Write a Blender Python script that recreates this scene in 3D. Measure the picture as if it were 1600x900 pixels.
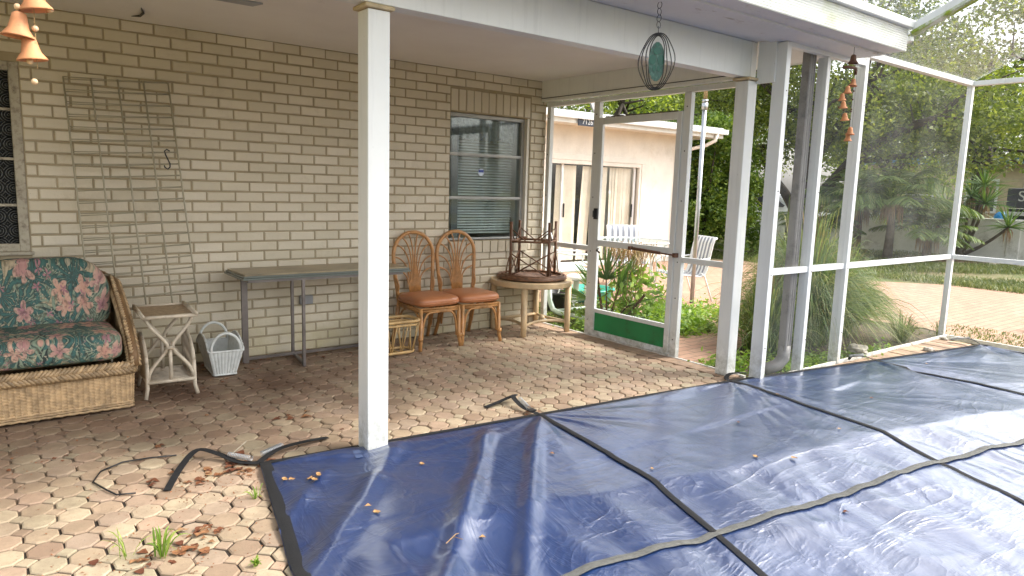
import bpy, math, random
import numpy as np
from mathutils import Vector, Matrix, noise as mnoise
R = math.radians
rnd = random.Random(7)
for o in list(bpy.data.objects): bpy.data.objects.remove(o)
S = bpy.context.scene
COL = S.collection

# ------------------------------------------------------------------ camera
cam = bpy.data.objects.new('camera', bpy.data.cameras.new('camera')); COL.objects.link(cam)
CAM = Vector((-4.5965, -5.472, 1.380))
yaw, pitch, roll = -0.6578, 0.1440, 0.0303
Fv = Vector((math.cos(pitch)*math.sin(-yaw), math.cos(pitch)*math.cos(yaw), -math.sin(pitch)))
Rt = Fv.cross(Vector((0, 0, 1))).normalized(); Up = Rt.cross(Fv)
R2 = math.cos(roll)*Rt + math.sin(roll)*Up; U2 = -math.sin(roll)*Rt + math.cos(roll)*Up
m = Matrix((R2, U2, -Fv)).transposed().to_4x4(); m.translation = CAM
cam.matrix_world = m
cam.data.sensor_width = 36; cam.data.lens = 1098.7/1600*36
cam.data.clip_end = 400; cam.data.clip_start = .05
S.camera = cam

# ------------------------------------------------------------------ light
SUN_EL, SUN_AZ = 48, 122        # azimuth clockwise from +y
w = bpy.data.worlds.new('World'); S.world = w; w.use_nodes = True
nt = w.node_tree; nt.nodes.clear()
wo = nt.nodes.new('ShaderNodeOutputWorld'); bg = nt.nodes.new('ShaderNodeBackground')
sky = nt.nodes.new('ShaderNodeTexSky'); sky.sky_type = 'NISHITA'; sky.sun_disc = False
sky.sun_elevation = R(SUN_EL); sky.sun_rotation = R(SUN_AZ); sky.air_density = 1.3; sky.dust_density = 4; sky.ozone_density = 1
hs = nt.nodes.new('ShaderNodeHueSaturation'); hs.inputs['Saturation'].default_value = .28
tc = nt.nodes.new('ShaderNodeTexCoord'); nz = nt.nodes.new('ShaderNodeTexNoise'); nz.inputs['Scale'].default_value = 2.3; nz.inputs['Detail'].default_value = 5
mr = nt.nodes.new('ShaderNodeMapRange'); mr.inputs[1].default_value = .35; mr.inputs[2].default_value = .7; mr.inputs[3].default_value = 1.5; mr.inputs[4].default_value = 2.7
mx = nt.nodes.new('ShaderNodeMix'); mx.data_type = 'RGBA'; mx.blend_type = 'MULTIPLY'; mx.inputs[0].default_value = 1
L = nt.links
L.new(sky.outputs[0], hs.inputs['Color']); L.new(tc.outputs['Generated'], nz.inputs['Vector']); L.new(nz.outputs[0], mr.inputs[0])
L.new(hs.outputs[0], mx.inputs[6]); L.new(mr.outputs[0], mx.inputs[7]); L.new(mx.outputs[2], bg.inputs[0]); L.new(bg.outputs[0], wo.inputs[0])
bg.inputs[1].default_value = .15
sun = bpy.data.objects.new('sun', bpy.data.lights.new('sun', 'SUN')); COL.objects.link(sun)
sun.data.energy = 3.2; sun.data.angle = R(14); sun.data.color = (1, .95, .87)
az, el = R(SUN_AZ), R(SUN_EL)
sd = Vector((math.sin(az)*math.cos(el), math.cos(az)*math.cos(el), math.sin(el)))
sun.rotation_euler = sd.to_track_quat('Z', 'Y').to_euler(); sun.location = (0, -10, 20)
vs = S.view_settings; vs.view_transform = 'Standard'; vs.look = 'None'; vs.gamma = 1; vs.exposure = .65; vs.use_curve_mapping = False
try:
    S.cycles.max_bounces = 10; S.cycles.diffuse_bounces = 5; S.cycles.transparent_max_bounces = 24; S.cycles.caustics_reflective = False; S.cycles.caustics_refractive = False
except Exception: pass

# ------------------------------------------------------------------ materials
class N:
    """small node-tree builder"""
    def __init__(s, name):
        s.m = bpy.data.materials.new(name); s.m.use_nodes = True; s.t = s.m.node_tree; s.t.nodes.clear()
        s.out = s.n('ShaderNodeOutputMaterial'); s.b = s.n('ShaderNodeBsdfPrincipled'); s.l(s.b.outputs[0], s.out.inputs[0])
    def n(s, k, **kw):
        x = s.t.nodes.new(k)
        for a, v in kw.items(): setattr(x, a, v)
        return x
    def l(s, a, b): s.t.links.new(a, b)
    def put(s, sock, v):
        if hasattr(v, 'is_output'): s.l(v, sock)
        elif isinstance(v, (tuple, list)) and len(v) == 3 and sock.type == 'RGBA': sock.default_value = (*v, 1)
        else: sock.default_value = v
    def co(s, kind='Object', scale=None, rot=None):
        c = s.n('ShaderNodeTexCoord').outputs[kind]
        if kind == 'Object' and scale is None and rot is None:
            return c
        mp = s.n('ShaderNodeMapping'); s.l(c, mp.inputs[0])
        if scale is not None: mp.inputs['Scale'].default_value = scale if hasattr(scale, '__len__') else (scale,)*3
        if rot is not None: mp.inputs['Rotation'].default_value = rot
        return mp.outputs[0]
    def noise(s, sc, det=4, v=None, rough=.55, dist=0):
        x = s.n('ShaderNodeTexNoise'); x.inputs['Scale'].default_value = sc; x.inputs['Detail'].default_value = det
        x.inputs['Roughness'].default_value = rough; x.inputs['Distortion'].default_value = dist
        s.l(v if v is not None else s.co(), x.inputs['Vector']); return x.outputs[0]
    def math(s, op, a, b=0, c=None):
        x = s.n('ShaderNodeMath', operation=op); s.put(x.inputs[0], a); s.put(x.inputs[1], b)
        if c is not None: s.put(x.inputs[2], c)
        return x.outputs[0]
    def rng(s, v, a, b, c=0, d=1):
        x = s.n('ShaderNodeMapRange'); s.put(x.inputs[0], v)
        for i, q in enumerate((a, b, c, d)): x.inputs[i+1].default_value = q
        return x.outputs[0]
    def mix(s, f, a, b, mode='MIX'):
        x = s.n('ShaderNodeMix', data_type='RGBA', blend_type=mode); s.put(x.inputs[0], f); s.put(x.inputs[6], a); s.put(x.inputs[7], b)
        return x.outputs[2]
    def ramp(s, v, stops):
        x = s.n('ShaderNodeValToRGB'); s.l(v, x.inputs[0]); e = x.color_ramp.elements
        while len(e) < len(stops): e.new(.5)
        for q, (p, c) in zip(e, stops): q.position = p; q.color = (*c, 1)
        return x.outputs[0]
    def island(s): return s.n('ShaderNodeNewGeometry').outputs['Random Per Island']
    def bump(s, h, st=.3, d=.01):
        x = s.n('ShaderNodeBump'); x.inputs['Strength'].default_value = st; x.inputs['Distance'].default_value = d; s.l(h, x.inputs['Height'])
        s.l(x.outputs[0], s.b.inputs['Normal']); return x.outputs[0]
    def fin(s, col=None, rough=None, metal=None, spec=None):
        if col is not None: s.put(s.b.inputs['Base Color'], col)
        if rough is not None: s.put(s.b.inputs['Roughness'], rough)
        if metal is not None: s.b.inputs['Metallic'].default_value = metal
        if spec is not None: s.b.inputs['Specular IOR Level'].default_value = spec
        return s.m
def sc3(c, k): return tuple(min(1, x*k) for x in c)
def simple(name, c, rough=.5, var=.25, scale=6, bump=0, bscale=60, metal=0, dirt=None, dirtamt=.5, dscale=5, isl=0):
    n = N(name)
    f = n.noise(scale)
    col = n.mix(n.rng(f, .3, .7), sc3(c, 1-var), sc3(c, 1+var))
    if isl:
        col = n.mix(1, col, n.ramp(n.island(), [(0, (1-isl,)*3), (1, (1+isl*.0+.0,)*3)]), 'MULTIPLY')
    if dirt:
        g = n.noise(dscale, 8, rough=.7)
        col = n.mix(n.rng(g, .62-dirtamt*.25, .75), col, dirt)
    if bump: n.bump(n.noise(bscale, 6), bump, .004)
    return n.fin(col, rough, metal)

M = {}
# painted brick
def mk_brick():
    n = N('cream_painted_brick'); g = n.co()
    base = n.mix(n.rng(n.noise(1.3, 5), .3, .7), (.61, .545, .43), (.705, .635, .515))
    base = n.mix(n.math('MULTIPLY', n.island(), .6), base, (.50, .44, .32))
    sp = n.noise(90, 3); base = n.mix(n.rng(sp, .66, .74, 0, .6), base, (.36, .29, .18))
    st = n.noise(3.1, 9, rough=.72); base = n.mix(n.rng(st, .56, .78, 0, .6), base, (.40, .335, .22))
    z = n.n('ShaderNodeSeparateXYZ'); n.l(g, z.inputs[0])
    low = n.math('MULTIPLY', n.rng(z.outputs[2], .55, 0, 0, 1), n.rng(n.noise(4, 6), .35, .65))
    base = n.mix(n.math('MULTIPLY', low, .6), base, (.42, .36, .15))
    n.bump(n.noise(38, 6, rough=.65), .55, .006)
    return n.fin(base, .62)
M['brick'] = mk_brick()
def mk_mortar():
    n = N('dirty_painted_mortar')
    base = n.mix(n.rng(n.noise(5, 6), .3, .7), (.29, .235, .15), (.40, .335, .225))
    n.bump(n.noise(70, 4), .5, .004); return n.fin(base, .8)
M['mortar'] = mk_mortar()
def mk_paver():
    n = N('tan_octagon_paver')
    isl = n.island()
    c = n.ramp(isl, [(0, (.30, .20, .135)), (.2, (.43, .325, .215)), (.4, (.49, .34, .235)), (.6, (.39, .29, .21)), (.8, (.54, .43, .29)), (1, (.42, .36, .24))])
    c = n.mix(n.rng(n.noise(7, 9, rough=.75), .40, .68, 0, .6), c, (.23, .165, .11))
    c = n.mix(n.rng(n.noise(1.7, 8, rough=.7), .55, .72, 0, .45), c, (.20, .17, .10))
    # porch shade painted into the pavers, deeper towards the wall and the left
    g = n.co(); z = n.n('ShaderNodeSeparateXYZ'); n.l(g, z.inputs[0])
    porch_shade = n.math('ADD', n.rng(z.outputs[1], -2.3, -.9, 0, .85), n.rng(n.noise(1.6, 5), .35, .7, -.3, .3))
    porch_shade = n.math('MULTIPLY', porch_shade, n.rng(z.outputs[0], -1.0, -3.2, .10, 1))
    shade_cl = n.n('ShaderNodeClamp'); n.l(porch_shade, shade_cl.inputs[0])
    c = n.mix(shade_cl.outputs[0], c, (.115, .065, .038))
    c = n.mix(n.rng(n.noise(150, 3), .6, .75, 0, .5), c, (.13, .09, .07))
    n.bump(n.noise(120, 5, rough=.7), .5, .003); return n.fin(c, .78)
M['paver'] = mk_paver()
def mk_sand():
    n = N('joint_sand_and_moss'); z = n.n('ShaderNodeSeparateXYZ'); n.l(n.co(), z.inputs[0])
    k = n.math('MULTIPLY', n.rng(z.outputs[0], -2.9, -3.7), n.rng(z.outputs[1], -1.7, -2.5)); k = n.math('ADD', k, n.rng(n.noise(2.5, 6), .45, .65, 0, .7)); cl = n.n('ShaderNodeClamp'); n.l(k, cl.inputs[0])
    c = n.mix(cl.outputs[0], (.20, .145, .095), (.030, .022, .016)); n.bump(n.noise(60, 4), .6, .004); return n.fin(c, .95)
def mk_drive(name, a, b, sx, sy):
    n = N(name); v = n.co()
    t = n.n('ShaderNodeTexBrick'); n.l(v, t.inputs['Vector']); t.inputs['Scale'].default_value = 1
    t.inputs['Brick Width'].default_value = sx; t.inputs['Row Height'].default_value = sy; t.inputs['Mortar Size'].default_value = .007
    t.inputs['Color1'].default_value = (*a, 1); t.inputs['Color2'].default_value = (*b, 1); t.inputs['Mortar'].default_value = (.16, .11, .075, 1)
    c = n.mix(n.rng(n.noise(.7, 6), .35, .7, 0, .6), t.outputs[0], (.33, .22, .14))
    c = n.mix(n.rng(n.noise(14, 6, rough=.7), .5, .75, 0, .5), c, (.24, .17, .11))
    c = n.mix(n.rng(n.noise(2.2, 8, rough=.75), .62, .74, 0, .8), c, (.17, .17, .06))
    n.bump(t.outputs[1], -.4, .006); return n.fin(c, .85)
M['drive'] = mk_drive('salmon_brick_paving', (.42, .225, .155), (.50, .30, .21), .20, .10)
def mk_ground():
    n = N('sandy_lawn_soil')
    c = n.mix(n.rng(n.noise(.8, 7, rough=.65), .4, .62), (.10, .13, .035), (.30, .235, .13))
    c = n.mix(n.rng(n.noise(16, 7, rough=.7), .45, .75, 0, .7), c, (.09, .07, .035))
    n.bump(n.noise(25, 6), .7, .03); return n.fin(c, .95)
M['ground'] = mk_ground()
M['soil'] = simple('dark_garden_soil', (.085, .06, .035), .95, .5, 14, .8, 40)
def mk_paint(name, c, rough):
    n = N(name); z = n.n('ShaderNodeSeparateXYZ'); n.l(n.co(), z.inputs[0])
    b = n.mix(n.rng(n.noise(3, 4), .3, .7), sc3(c, .94), sc3(c, 1.03))
    st = n.noise(3, 6, n.co(scale=(9, 9, .5)), rough=.7); b = n.mix(n.rng(st, .52, .78, 0, .4), b, sc3(c, .66))
    gr = n.math('MULTIPLY', n.rng(z.outputs[2], .30, .0, 0, 1), n.rng(n.noise(14, 7, rough=.75), .40, .62)); b = n.mix(n.math('MULTIPLY', gr, .75), b, (.20, .185, .11))
    b = n.mix(n.rng(n.noise(38, 6, rough=.7), .69, .73, 0, .8), b, (.22, .19, .14))
    n.bump(n.noise(40, 5, n.co(scale=(1, 1, .35))), .16, .003); return n.fin(b, rough)
M['white'] = mk_paint('white_painted_wood', (.74, .75, .72), .45)
M['alu'] = mk_paint('white_powder_coated_aluminium', (.72, .74, .73), .38)
def mk_ribbed():
    n = N('mildewed_white_fascia')
    c = n.mix(n.rng(n.noise(2, 5), .3, .7), (.68, .70, .66), (.76, .77, .74))
    c = n.mix(n.rng(n.noise(3.2, 7, rough=.7), .5, .72, 0, .7), c, (.48, .52, .26))
    c = n.mix(n.rng(n.noise(4.5, 10, rough=.8), .64, .74, 0, .85), c, (.10, .10, .08))
    n.bump(n.noise(60, 3), .15, .003); return n.fin(c, .5)
M['fascia'] = mk_ribbed()
def mk_peel():
    n = N('peeling_white_soffit_paint')
    c = n.mix(n.rng(n.noise(2, 5), .3, .7), (.62, .62, .61), (.72, .71, .70))
    v = n.co(scale=(1, 3, 3))
    c = n.mix(n.rng(n.noise(3.4, 9, v, rough=.75), .60, .68, 0, .8), c, (.33, .27, .19))
    c = n.mix(n.rng(n.noise(7, 9, v, rough=.8), .70, .74, 0, .9), c, (.05, .045, .04))
    n.bump(n.noise(40, 6), .35, .004); return n.fin(c, .6)
M['peel'] = mk_peel()
def mk_ceil():
    n = N('textured_porch_ceiling')
    c = n.mix(n.rng(n.noise(1.5, 5), .3, .7), (.79, .755, .70), (.86, .83, .78))
    c = n.mix(n.rng(n.noise(2.6, 9, rough=.75), .66, .78, 0, .5), c, (.50, .43, .34))
    n.bump(n.noise(70, 5, rough=.75), .9, .008); return n.fin(c, .85)
M['ceil'] = mk_ceil()
M['stucco'] = simple('pale_stucco', (.78, .74, .66), .85, .06, 2, .6, 60, dirt=(.60, .54, .43), dirtamt=.3, dscale=1.7)
M['wallwhite'] = simple('white_garden_wall_render', (.80, .79, .74), .85, .10, 1.5, .4, 60, dirt=(.40, .38, .30), dirtamt=.4, dscale=3)
M['trim'] = simple('cream_trim_paint', (.74, .70, .62), .5, .05)
M['winframe'] = simple('weathered_window_aluminium', (.40, .40, .385), .45, .12, 8, .1, 50, metal=.3)
M['oldframe'] = simple('peeling_window_frame', (.40, .36, .28), .6, .15, 6, .4, 40, dirt=(.09, .06, .04), dirtamt=.55, dscale=22)
M['grey'] = simple('grey_painted_metal', (.23, .235, .24), .4, .1)
M['greyspout'] = simple('weathered_grey_downspout', (.20, .192, .18), .45, .12, 3, .1, 30, dirt=(.02, .02, .018), dirtamt=.45, dscale=4)
M['darkbronze'] = simple('dull_steel_leg', (.16, .14, .13), .38, .25, 9, .1, 60, metal=.5)
M['steel'] = simple('galvanised_steel', (.42, .44, .46), .35, .15, 6, metal=.8)
M['rattan'] = simple('honey_rattan_cane', (.43, .215, .075), .33, .28, 22, .12, 90)
M['rattan_pale'] = simple('pale_bamboo_cane', (.50, .325, .135), .38, .22, 18, .15, 80)
M['wickertan'] = simple('tan_woven_wicker', (.46, .315, .17), .45, .35, 30, .3, 140, isl=.45)
M['wickerdark'] = simple('shadowed_wicker_core', (.17, .095, .04), .6, .3, 14, .35, 140)
M['cane_white'] = simple('worn_cream_cane', (.52, .45, .35), .5, .22, 12, .25, 70, dirt=(.26, .18, .10), dirtamt=.35, dscale=14)
M['tray'] = simple('woven_brown_tray', (.33, .235, .14), .55, .3, 40, .5, 220)
M['wicker_white'] = simple('white_wicker', (.62, .64, .62), .55, .12, 20, .4, 150, dirt=(.3, .28, .22), dirtamt=.2, dscale=14)
M['tablecream'] = simple('cream_limed_wood', (.52, .385, .225), .45, .15, 9, .15, 60)
M['twig'] = simple('dark_twig_wicker', (.145, .07, .035), .55, .4, 30, .4, 120)
M['vinyl'] = simple('russet_vinyl_upholstery', (.42, .165, .07), .3, .10, 5, .15, 26)
M['wire'] = simple('cream_coated_wire', (.36, .325, .235), .45, .1)
M['blackiron'] = simple('black_iron', (.012, .012, .013), .4, .1)
M['strap'] = simple('black_webbing', (.006, .006, .007), .9, .3, 60, .6, 300)
M['seam'] = simple('grey_webbing_seam', (.11, .11, .10), .75, .25, 50, .6, 300)
M['terracotta'] = simple('terracotta_clay', (.55, .235, .10), .7, .3, 10, .3, 60, dirt=(.22, .10, .05), dirtamt=.35, dscale=16)
M['bead'] = simple('wooden_bead', (.62, .43, .25), .5, .1)
M['greenpanel'] = simple('green_kick_panel', (.012, .21, .065), .45, .2, 3, dirt=(.02, .07, .025), dirtamt=.3)
def mk_dead(name, st):
    n = N(name); c = n.ramp(n.n('ShaderNodeObjectInfo').outputs['Random'], st); c = n.mix(n.rng(n.noise(60, 4), .4, .7, 0, .6), c, sc3(st[0][1], .6)); return n.fin(c, .75)
M['deadleaf'] = mk_dead('dead_brown_leaf', [(0, (.13, .04, .018)), (.45, (.25, .09, .035)), (.8, (.36, .17, .07)), (1, (.46, .28, .14))])
M['paleleaf'] = simple('dead_tan_leaf', (.50, .28, .11), .7, .3, 30, isl=.4)
M['bark'] = simple('dark_oak_bark', (.055, .043, .033), .9, .4, 7, 1, 22)
M['barkgrey'] = simple('grey_ringed_trunk', (.13, .105, .08), .9, .4, 9, 1, 30)
M['concrete'] = simple('broken_concrete', (.36, .33, .28), .9, .2, 8, .8, 40, dirt=(.1, .085, .06), dirtamt=.5)
M['whitepl'] = simple('white_plastic', (.75, .76, .75), .4, .04)
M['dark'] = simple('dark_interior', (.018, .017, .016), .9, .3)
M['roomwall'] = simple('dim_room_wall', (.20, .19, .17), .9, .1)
M['curtain'] = simple('cream_vertical_blind', (.82, .77, .62), .8, .08, 3)
M['blind'] = simple('white_blind_slat', (.78, .78, .75), .5, .04)
M['teal'] = simple('teal_plastic', (.05, .42, .30), .4, .1)
M['blackpl'] = simple('black_plastic', (.015, .015, .016), .4, .1)
M['navysign'] = simple('navy_number_plate', (.02, .028, .05), .5, .1)
M['signgrey'] = simple('slate_sign_board', (.10, .10, .125), .6, .1)
M['carwhite'] = simple('white_car_paint', (.78, .79, .79), .18, .02)
M['tyre'] = simple('black_rubber', (.02, .02, .02), .8, .2)
M['tanwall'] = simple('tan_rendered_wall', (.52, .42, .29), .85, .08)
M['blue'] = simple('blue_fascia', (.05, .15, .26), .5, .1)
M['bluebright'] = simple('bright_blue_plastic', (.02, .23, .55), .35, .1)
M['roofwhite'] = simple('white_gravel_roof', (.66, .66, .64), .9, .1, 20, .5, 90)
M['gutterline'] = simple('roof_debris', (.10, .08, .055), .9, .5, 30, .8, 60)
M['rust'] = simple('rusty_iron', (.10, .045, .025), .75, .4, 20, .3, 60)
M['topglass'] = simple('green_glass_over_wood', (.27, .215, .13), .28, .35, 5, dirt=(.10, .075, .04), dirtamt=.5, dscale=3)
M['glassedge'] = simple('green_glass_edge', (.12, .135, .115), .15, .1)
M['tape'] = simple('brown_rope_wrap', (.36, .24, .11), .8, .2, 40, .5, 120)
def mk_fabric():
    n = N('tropical_floral_fabric'); g = n.co()
    sx = n.n('ShaderNodeSeparateXYZ'); n.l(g, sx.inputs[0]); cb = n.n('ShaderNodeCombineXYZ')
    n.l(sx.outputs[0], cb.inputs[0]); n.l(n.math('SUBTRACT', sx.outputs[2], sx.outputs[1]), cb.inputs[1])
    dn = n.n('ShaderNodeTexNoise'); dn.inputs['Scale'].default_value = 9; n.l(cb.outputs[0], dn.inputs['Vector'])
    va = n.n('ShaderNodeVectorMath', operation='SCALE'); n.l(dn.outputs[1], va.inputs[0]); va.inputs[3].default_value = .05
    vb = n.n('ShaderNodeVectorMath', operation='ADD'); n.l(cb.outputs[0], vb.inputs[0]); n.l(va.outputs[0], vb.inputs[1]); P = vb.outputs[0]
    def layer(scale, off, lobes, size, sharp, lo):
        o = n.n('ShaderNodeVectorMath', operation='ADD'); n.l(P, o.inputs[0]); o.inputs[1].default_value = off
        vo = n.n('ShaderNodeTexVoronoi'); vo.voronoi_dimensions = '2D'; n.l(o.outputs[0], vo.inputs['Vector']); vo.inputs['Scale'].default_value = scale; vo.inputs['Randomness'].default_value = .9
        d = n.n('ShaderNodeVectorMath', operation='SUBTRACT'); n.l(o.outputs[0], d.inputs[0]); n.l(vo.outputs['Position'], d.inputs[1])
        xy = n.n('ShaderNodeSeparateXYZ'); n.l(d.outputs[0], xy.inputs[0])
        ang = n.math('ARCTAN2', xy.outputs[1], xy.outputs[0]); ln = n.n('ShaderNodeVectorMath', operation='LENGTH'); n.l(d.outputs[0], ln.inputs[0]); r = ln.outputs['Value']
        ph = n.math('MULTIPLY', vo.outputs['Color'], 6)
        c = n.math('ABSOLUTE', n.math('COSINE', n.math('ADD', n.math('MULTIPLY', ang, lobes/2), ph)))
        rad = n.math('MULTIPLY', n.math('ADD', n.math('MULTIPLY', c, 1-lo), lo), size)
        mask = n.rng(n.math('SUBTRACT', rad, r), 0, sharp)
        return mask, r, vo.outputs['Color'], c
    nz = n.noise(30, 5, P)
    base = n.ramp(n.noise(7, 3, P, dist=1.5), [(.30, (.010, .016, .016)), (.42, (.015, .055, .052)), (.50, (.14, .15, .085)), (.58, (.46, .36, .22)), (.64, (.30, .24, .13)), (.75, (.03, .09, .075))])
    m1, r1, c1, k1 = layer(5.6, (0, 0, 0), 22, .145, .004, .25)
    lf = n.mix(n.rng(k1, .2, .9), (.012, .045, .04), (.20, .27, .18)); col = n.mix(m1, base, lf)
    m2, r2, c2, k2 = layer(4.4, (3.3, 1.7, 0), 14, .14, .003, .15)
    lf = n.mix(n.rng(k2, .3, 1), (.008, .03, .032), (.03, .13, .115)); col = n.mix(m2, col, lf)
    m3, r3, c3, k3 = layer(7.0, (1.27, 4.1, 0), 5, .060, .006, .55)
    sp = n.n('ShaderNodeSeparateColor'); n.l(c3, sp.inputs[0])
    pk = n.mix(n.math('GREATER_THAN', sp.outputs[0], .5), (.30, .065, .12), (.50, .19, .11))
    fl = n.mix(n.rng(r3, 0, .058), pk, (.55, .33, .22)); fl = n.mix(n.rng(r3, .012, .0), fl, (.30, .03, .06))
    fl = n.mix(n.rng(nz, .5, .7, 0, .5), fl, (.30, .06, .10)); col = n.mix(m3, col, fl)
    m4, r4, c4, k4 = layer(10, (7.2, 2.1, 0), 5, .034, .005, .5)
    col = n.mix(m4, col, n.mix(n.rng(r4, 0, .04), (.28, .035, .11), (.40, .19, .19)))
    col = n.mix(n.rng(n.noise(55, 5, P), .48, .62, 0, .55), col, (.03, .035, .025)); col = n.mix(n.rng(n.noise(38, 5, P, dist=2), .60, .66, 0, .7), col, (.50, .42, .28))
    hv = n.n('ShaderNodeHueSaturation'); hv.inputs['Saturation'].default_value = .85; hv.inputs['Value'].default_value = .9; n.l(col, hv.inputs['Color'])
    n.bump(n.noise(300, 2), .25, .002); return n.fin(hv.outputs[0], .72)
M['floral'] = mk_fabric()
def mk_cover():
    n = N('blue_vinyl_pool_cover')
    c = n.mix(n.rng(n.noise(1.1, 5), .3, .7), (.0010, .020, .092), (.0016, .030, .130))
    c = n.mix(n.rng(n.noise(2.7, 8, rough=.7), .5, .8, 0, .35), c, (.03, .045, .085))
    c = n.mix(n.rng(n.noise(60, 6, rough=.8), .70, .78, 0, .6), c, (.20, .21, .22))
    v1 = n.co(scale=(1, 2.6, 1), rot=(0, 0, .6)); v2 = n.co(scale=(2.8, 1, 1), rot=(0, 0, .25)); v3 = n.co(scale=(1, 1, 1), rot=(0, 0, 1.1))
    def ridge(v, s, d=1.2):
        return n.math('POWER', n.math('SUBTRACT', 1, n.math('ABSOLUTE', n.math('SUBTRACT', n.math('MULTIPLY', n.noise(s, 4, v, dist=d), 2), 1))), 7)
    h = n.math('ADD', n.math('MULTIPLY', ridge(v1, 1.1), 1.0), n.math('MULTIPLY', ridge(v2, 1.9), .7))
    patch = n.rng(n.noise(1.3, 3), .48, .68, 0, 1)
    h = n.math('ADD', h, n.math('MULTIPLY', patch, n.math('ADD', n.math('MULTIPLY', ridge(v3, 4.5), .35), n.math('MULTIPLY', ridge(v2, 9), .10))))
    n.bump(h, .5, .010)
    rgh = n.rng(n.noise(4, 6), .3, .7, .30, .42)
    n.b.inputs['IOR'].default_value = 1.8
    n.b.inputs['Coat Weight'].default_value = 1; n.b.inputs['Coat Roughness'].default_value = .24; n.b.inputs['Coat IOR'].default_value = 1.9
    return n.fin(c, rgh, spec=.6)
M['cover'] = mk_cover()
def mk_screen(name, a0, a1, sc, lo=.4, hi=.65, wet=False):
    n = N(name); tr = n.n('ShaderNodeBsdfTransparent'); df = n.n('ShaderNodeBsdfDiffuse'); mxs = n.n('ShaderNodeMixShader')
    df.inputs[0].default_value = (.75, .77, .78, 1) if wet else ((.42, .43, .41, 1) if 'dusty' in name else (.26, .27, .27, 1))
    f = n.rng(n.noise(sc, 5, rough=.75), lo, hi, a0, a1)
    n.l(f, mxs.inputs[0]); n.l(tr.outputs[0], mxs.inputs[1]); n.l(df.outputs[0], mxs.inputs[2]); n.l(mxs.outputs[0], n.out.inputs[0]); return n.m
M['screen'] = mk_screen('charcoal_insect_screen', .05, .15, 3)
M['screenveil'] = mk_screen('dusty_insect_screen', .05, .16, 1.5)  # paler mesh colour paints a veil of haze over the garden behind
M['screenroof'] = mk_screen('wet_roof_insect_screen', .16, .75, 55, .42, .62, wet=True)
def mk_glass(name, tint=(.9, .95, .93), fac=.8, rough=.03):
    n = N(name); tr = n.n('ShaderNodeBsdfTransparent'); gl = n.n('ShaderNodeBsdfGlossy'); mxs = n.n('ShaderNodeMixShader'); lw = n.n('ShaderNodeLayerWeight')
    lw.inputs[0].default_value = .35
    tr.inputs[0].default_value = (*tint, 1); gl.inputs[1].default_value = rough; gl.inputs[0].default_value = (.9, .92, .92, 1)
    n.l(n.math('MINIMUM', n.math('ADD', n.math('MULTIPLY', n.math('POWER', lw.outputs[1], 4), .8), 1-fac), 1), mxs.inputs[0])
    n.l(tr.outputs[0], mxs.inputs[1]); n.l(gl.outputs[0], mxs.inputs[2]); n.l(mxs.outputs[0], n.out.inputs[0]); return n.m
M['glass'] = mk_glass('window_glass', (.85, .9, .9), .95)
M['doorglass'] = mk_glass('clear_door_glass', (1, 1, 1), .96)
M['tableglass'] = mk_glass('clear_table_glass', (.82, .9, .87), .88)
def mk_bottle():
    n = N('bullseye_patterned_glass')
    v = n.n('ShaderNodeTexVoronoi'); v.inputs['Scale'].default_value = 11; v.inputs['Randomness'].default_value = 0; n.l(n.co(scale=(1, .01, 1)), v.inputs['Vector'])
    ring = n.math('ABSOLUTE', n.math('SINE', n.math('MULTIPLY', v.outputs[0], 20)))
    n.bump(ring, .8, .01); c = n.mix(n.rng(ring, .75, 1), (.018, .02, .022), (.06, .062, .06))
    c = n.mix(n.rng(n.noise(3), .6, .7, 0, .6), c, (.10, .02, .02))
    return n.fin(c, .2)
M['bottleglass'] = mk_bottle()
def mk_leaf(name, stops, trans=.35, rough=.5):
    n = N(name); c = n.ramp(n.island(), stops)
    c = n.mix(n.rng(n.noise(.9, 3), .35, .65, 0, .45), c, sc3(stops[0][1], .8))
    n.fin(c, rough); tl = n.n('ShaderNodeBsdfTranslucent'); n.l(n.mix(1, c, (1.0, 1.0, .45), 'MULTIPLY'), tl.inputs[0])
    mxs = n.n('ShaderNodeMixShader'); mxs.inputs[0].default_value = trans; n.l(n.b.outputs[0], mxs.inputs[1]); n.l(tl.outputs[0], mxs.inputs[2]); n.l(mxs.outputs[0], n.out.inputs[0]); return n.m
M['oakleaf'] = mk_leaf('oak_foliage', [(0, (.08, .12, .028)), (.4, (.16, .215, .045)), (.8, (.28, .34, .065)), (1, (.44, .48, .12))], .5)
M['oakleaf2'] = mk_leaf('yellow_green_foliage', [(0, (.11, .17, .03)), (.5, (.24, .33, .055)), (1, (.48, .54, .11))], .5)
M['hedgeleaf'] = mk_leaf('hedge_foliage', [(0, (.07, .14, .022)), (.5, (.17, .27, .045)), (1, (.36, .47, .08))], .45)
M['darkleaf'] = mk_leaf('dark_evergreen_foliage', [(0, (.05, .09, .025)), (.6, (.10, .15, .04)), (1, (.20, .27, .07))], .4)
M['grassblade'] = mk_leaf('fountain_grass_blade', [(0, (.10, .17, .05)), (.5, (.20, .30, .09)), (.85, (.38, .42, .15)), (1, (.55, .48, .24))], .4)
M['lawn'] = mk_leaf('lawn_blade', [(0, (.08, .12, .03)), (.6, (.17, .22, .05)), (1, (.38, .36, .16))], .3)
M['weed'] = mk_leaf('fresh_weed_leaf', [(0, (.15, .28, .04)), (.6, (.28, .44, .07)), (1, (.46, .58, .13))], .45)
M['palmleaf'] = mk_leaf('palm_frond', [(0, (.12, .20, .06)), (.6, (.26, .36, .11)), (1, (.46, .52, .22))], .4)
M['yuccaleaf'] = mk_leaf('yucca_blade', [(0, (.08, .16, .04)), (.6, (.14, .25, .06)), (1, (.25, .36, .09))], .3)
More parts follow.
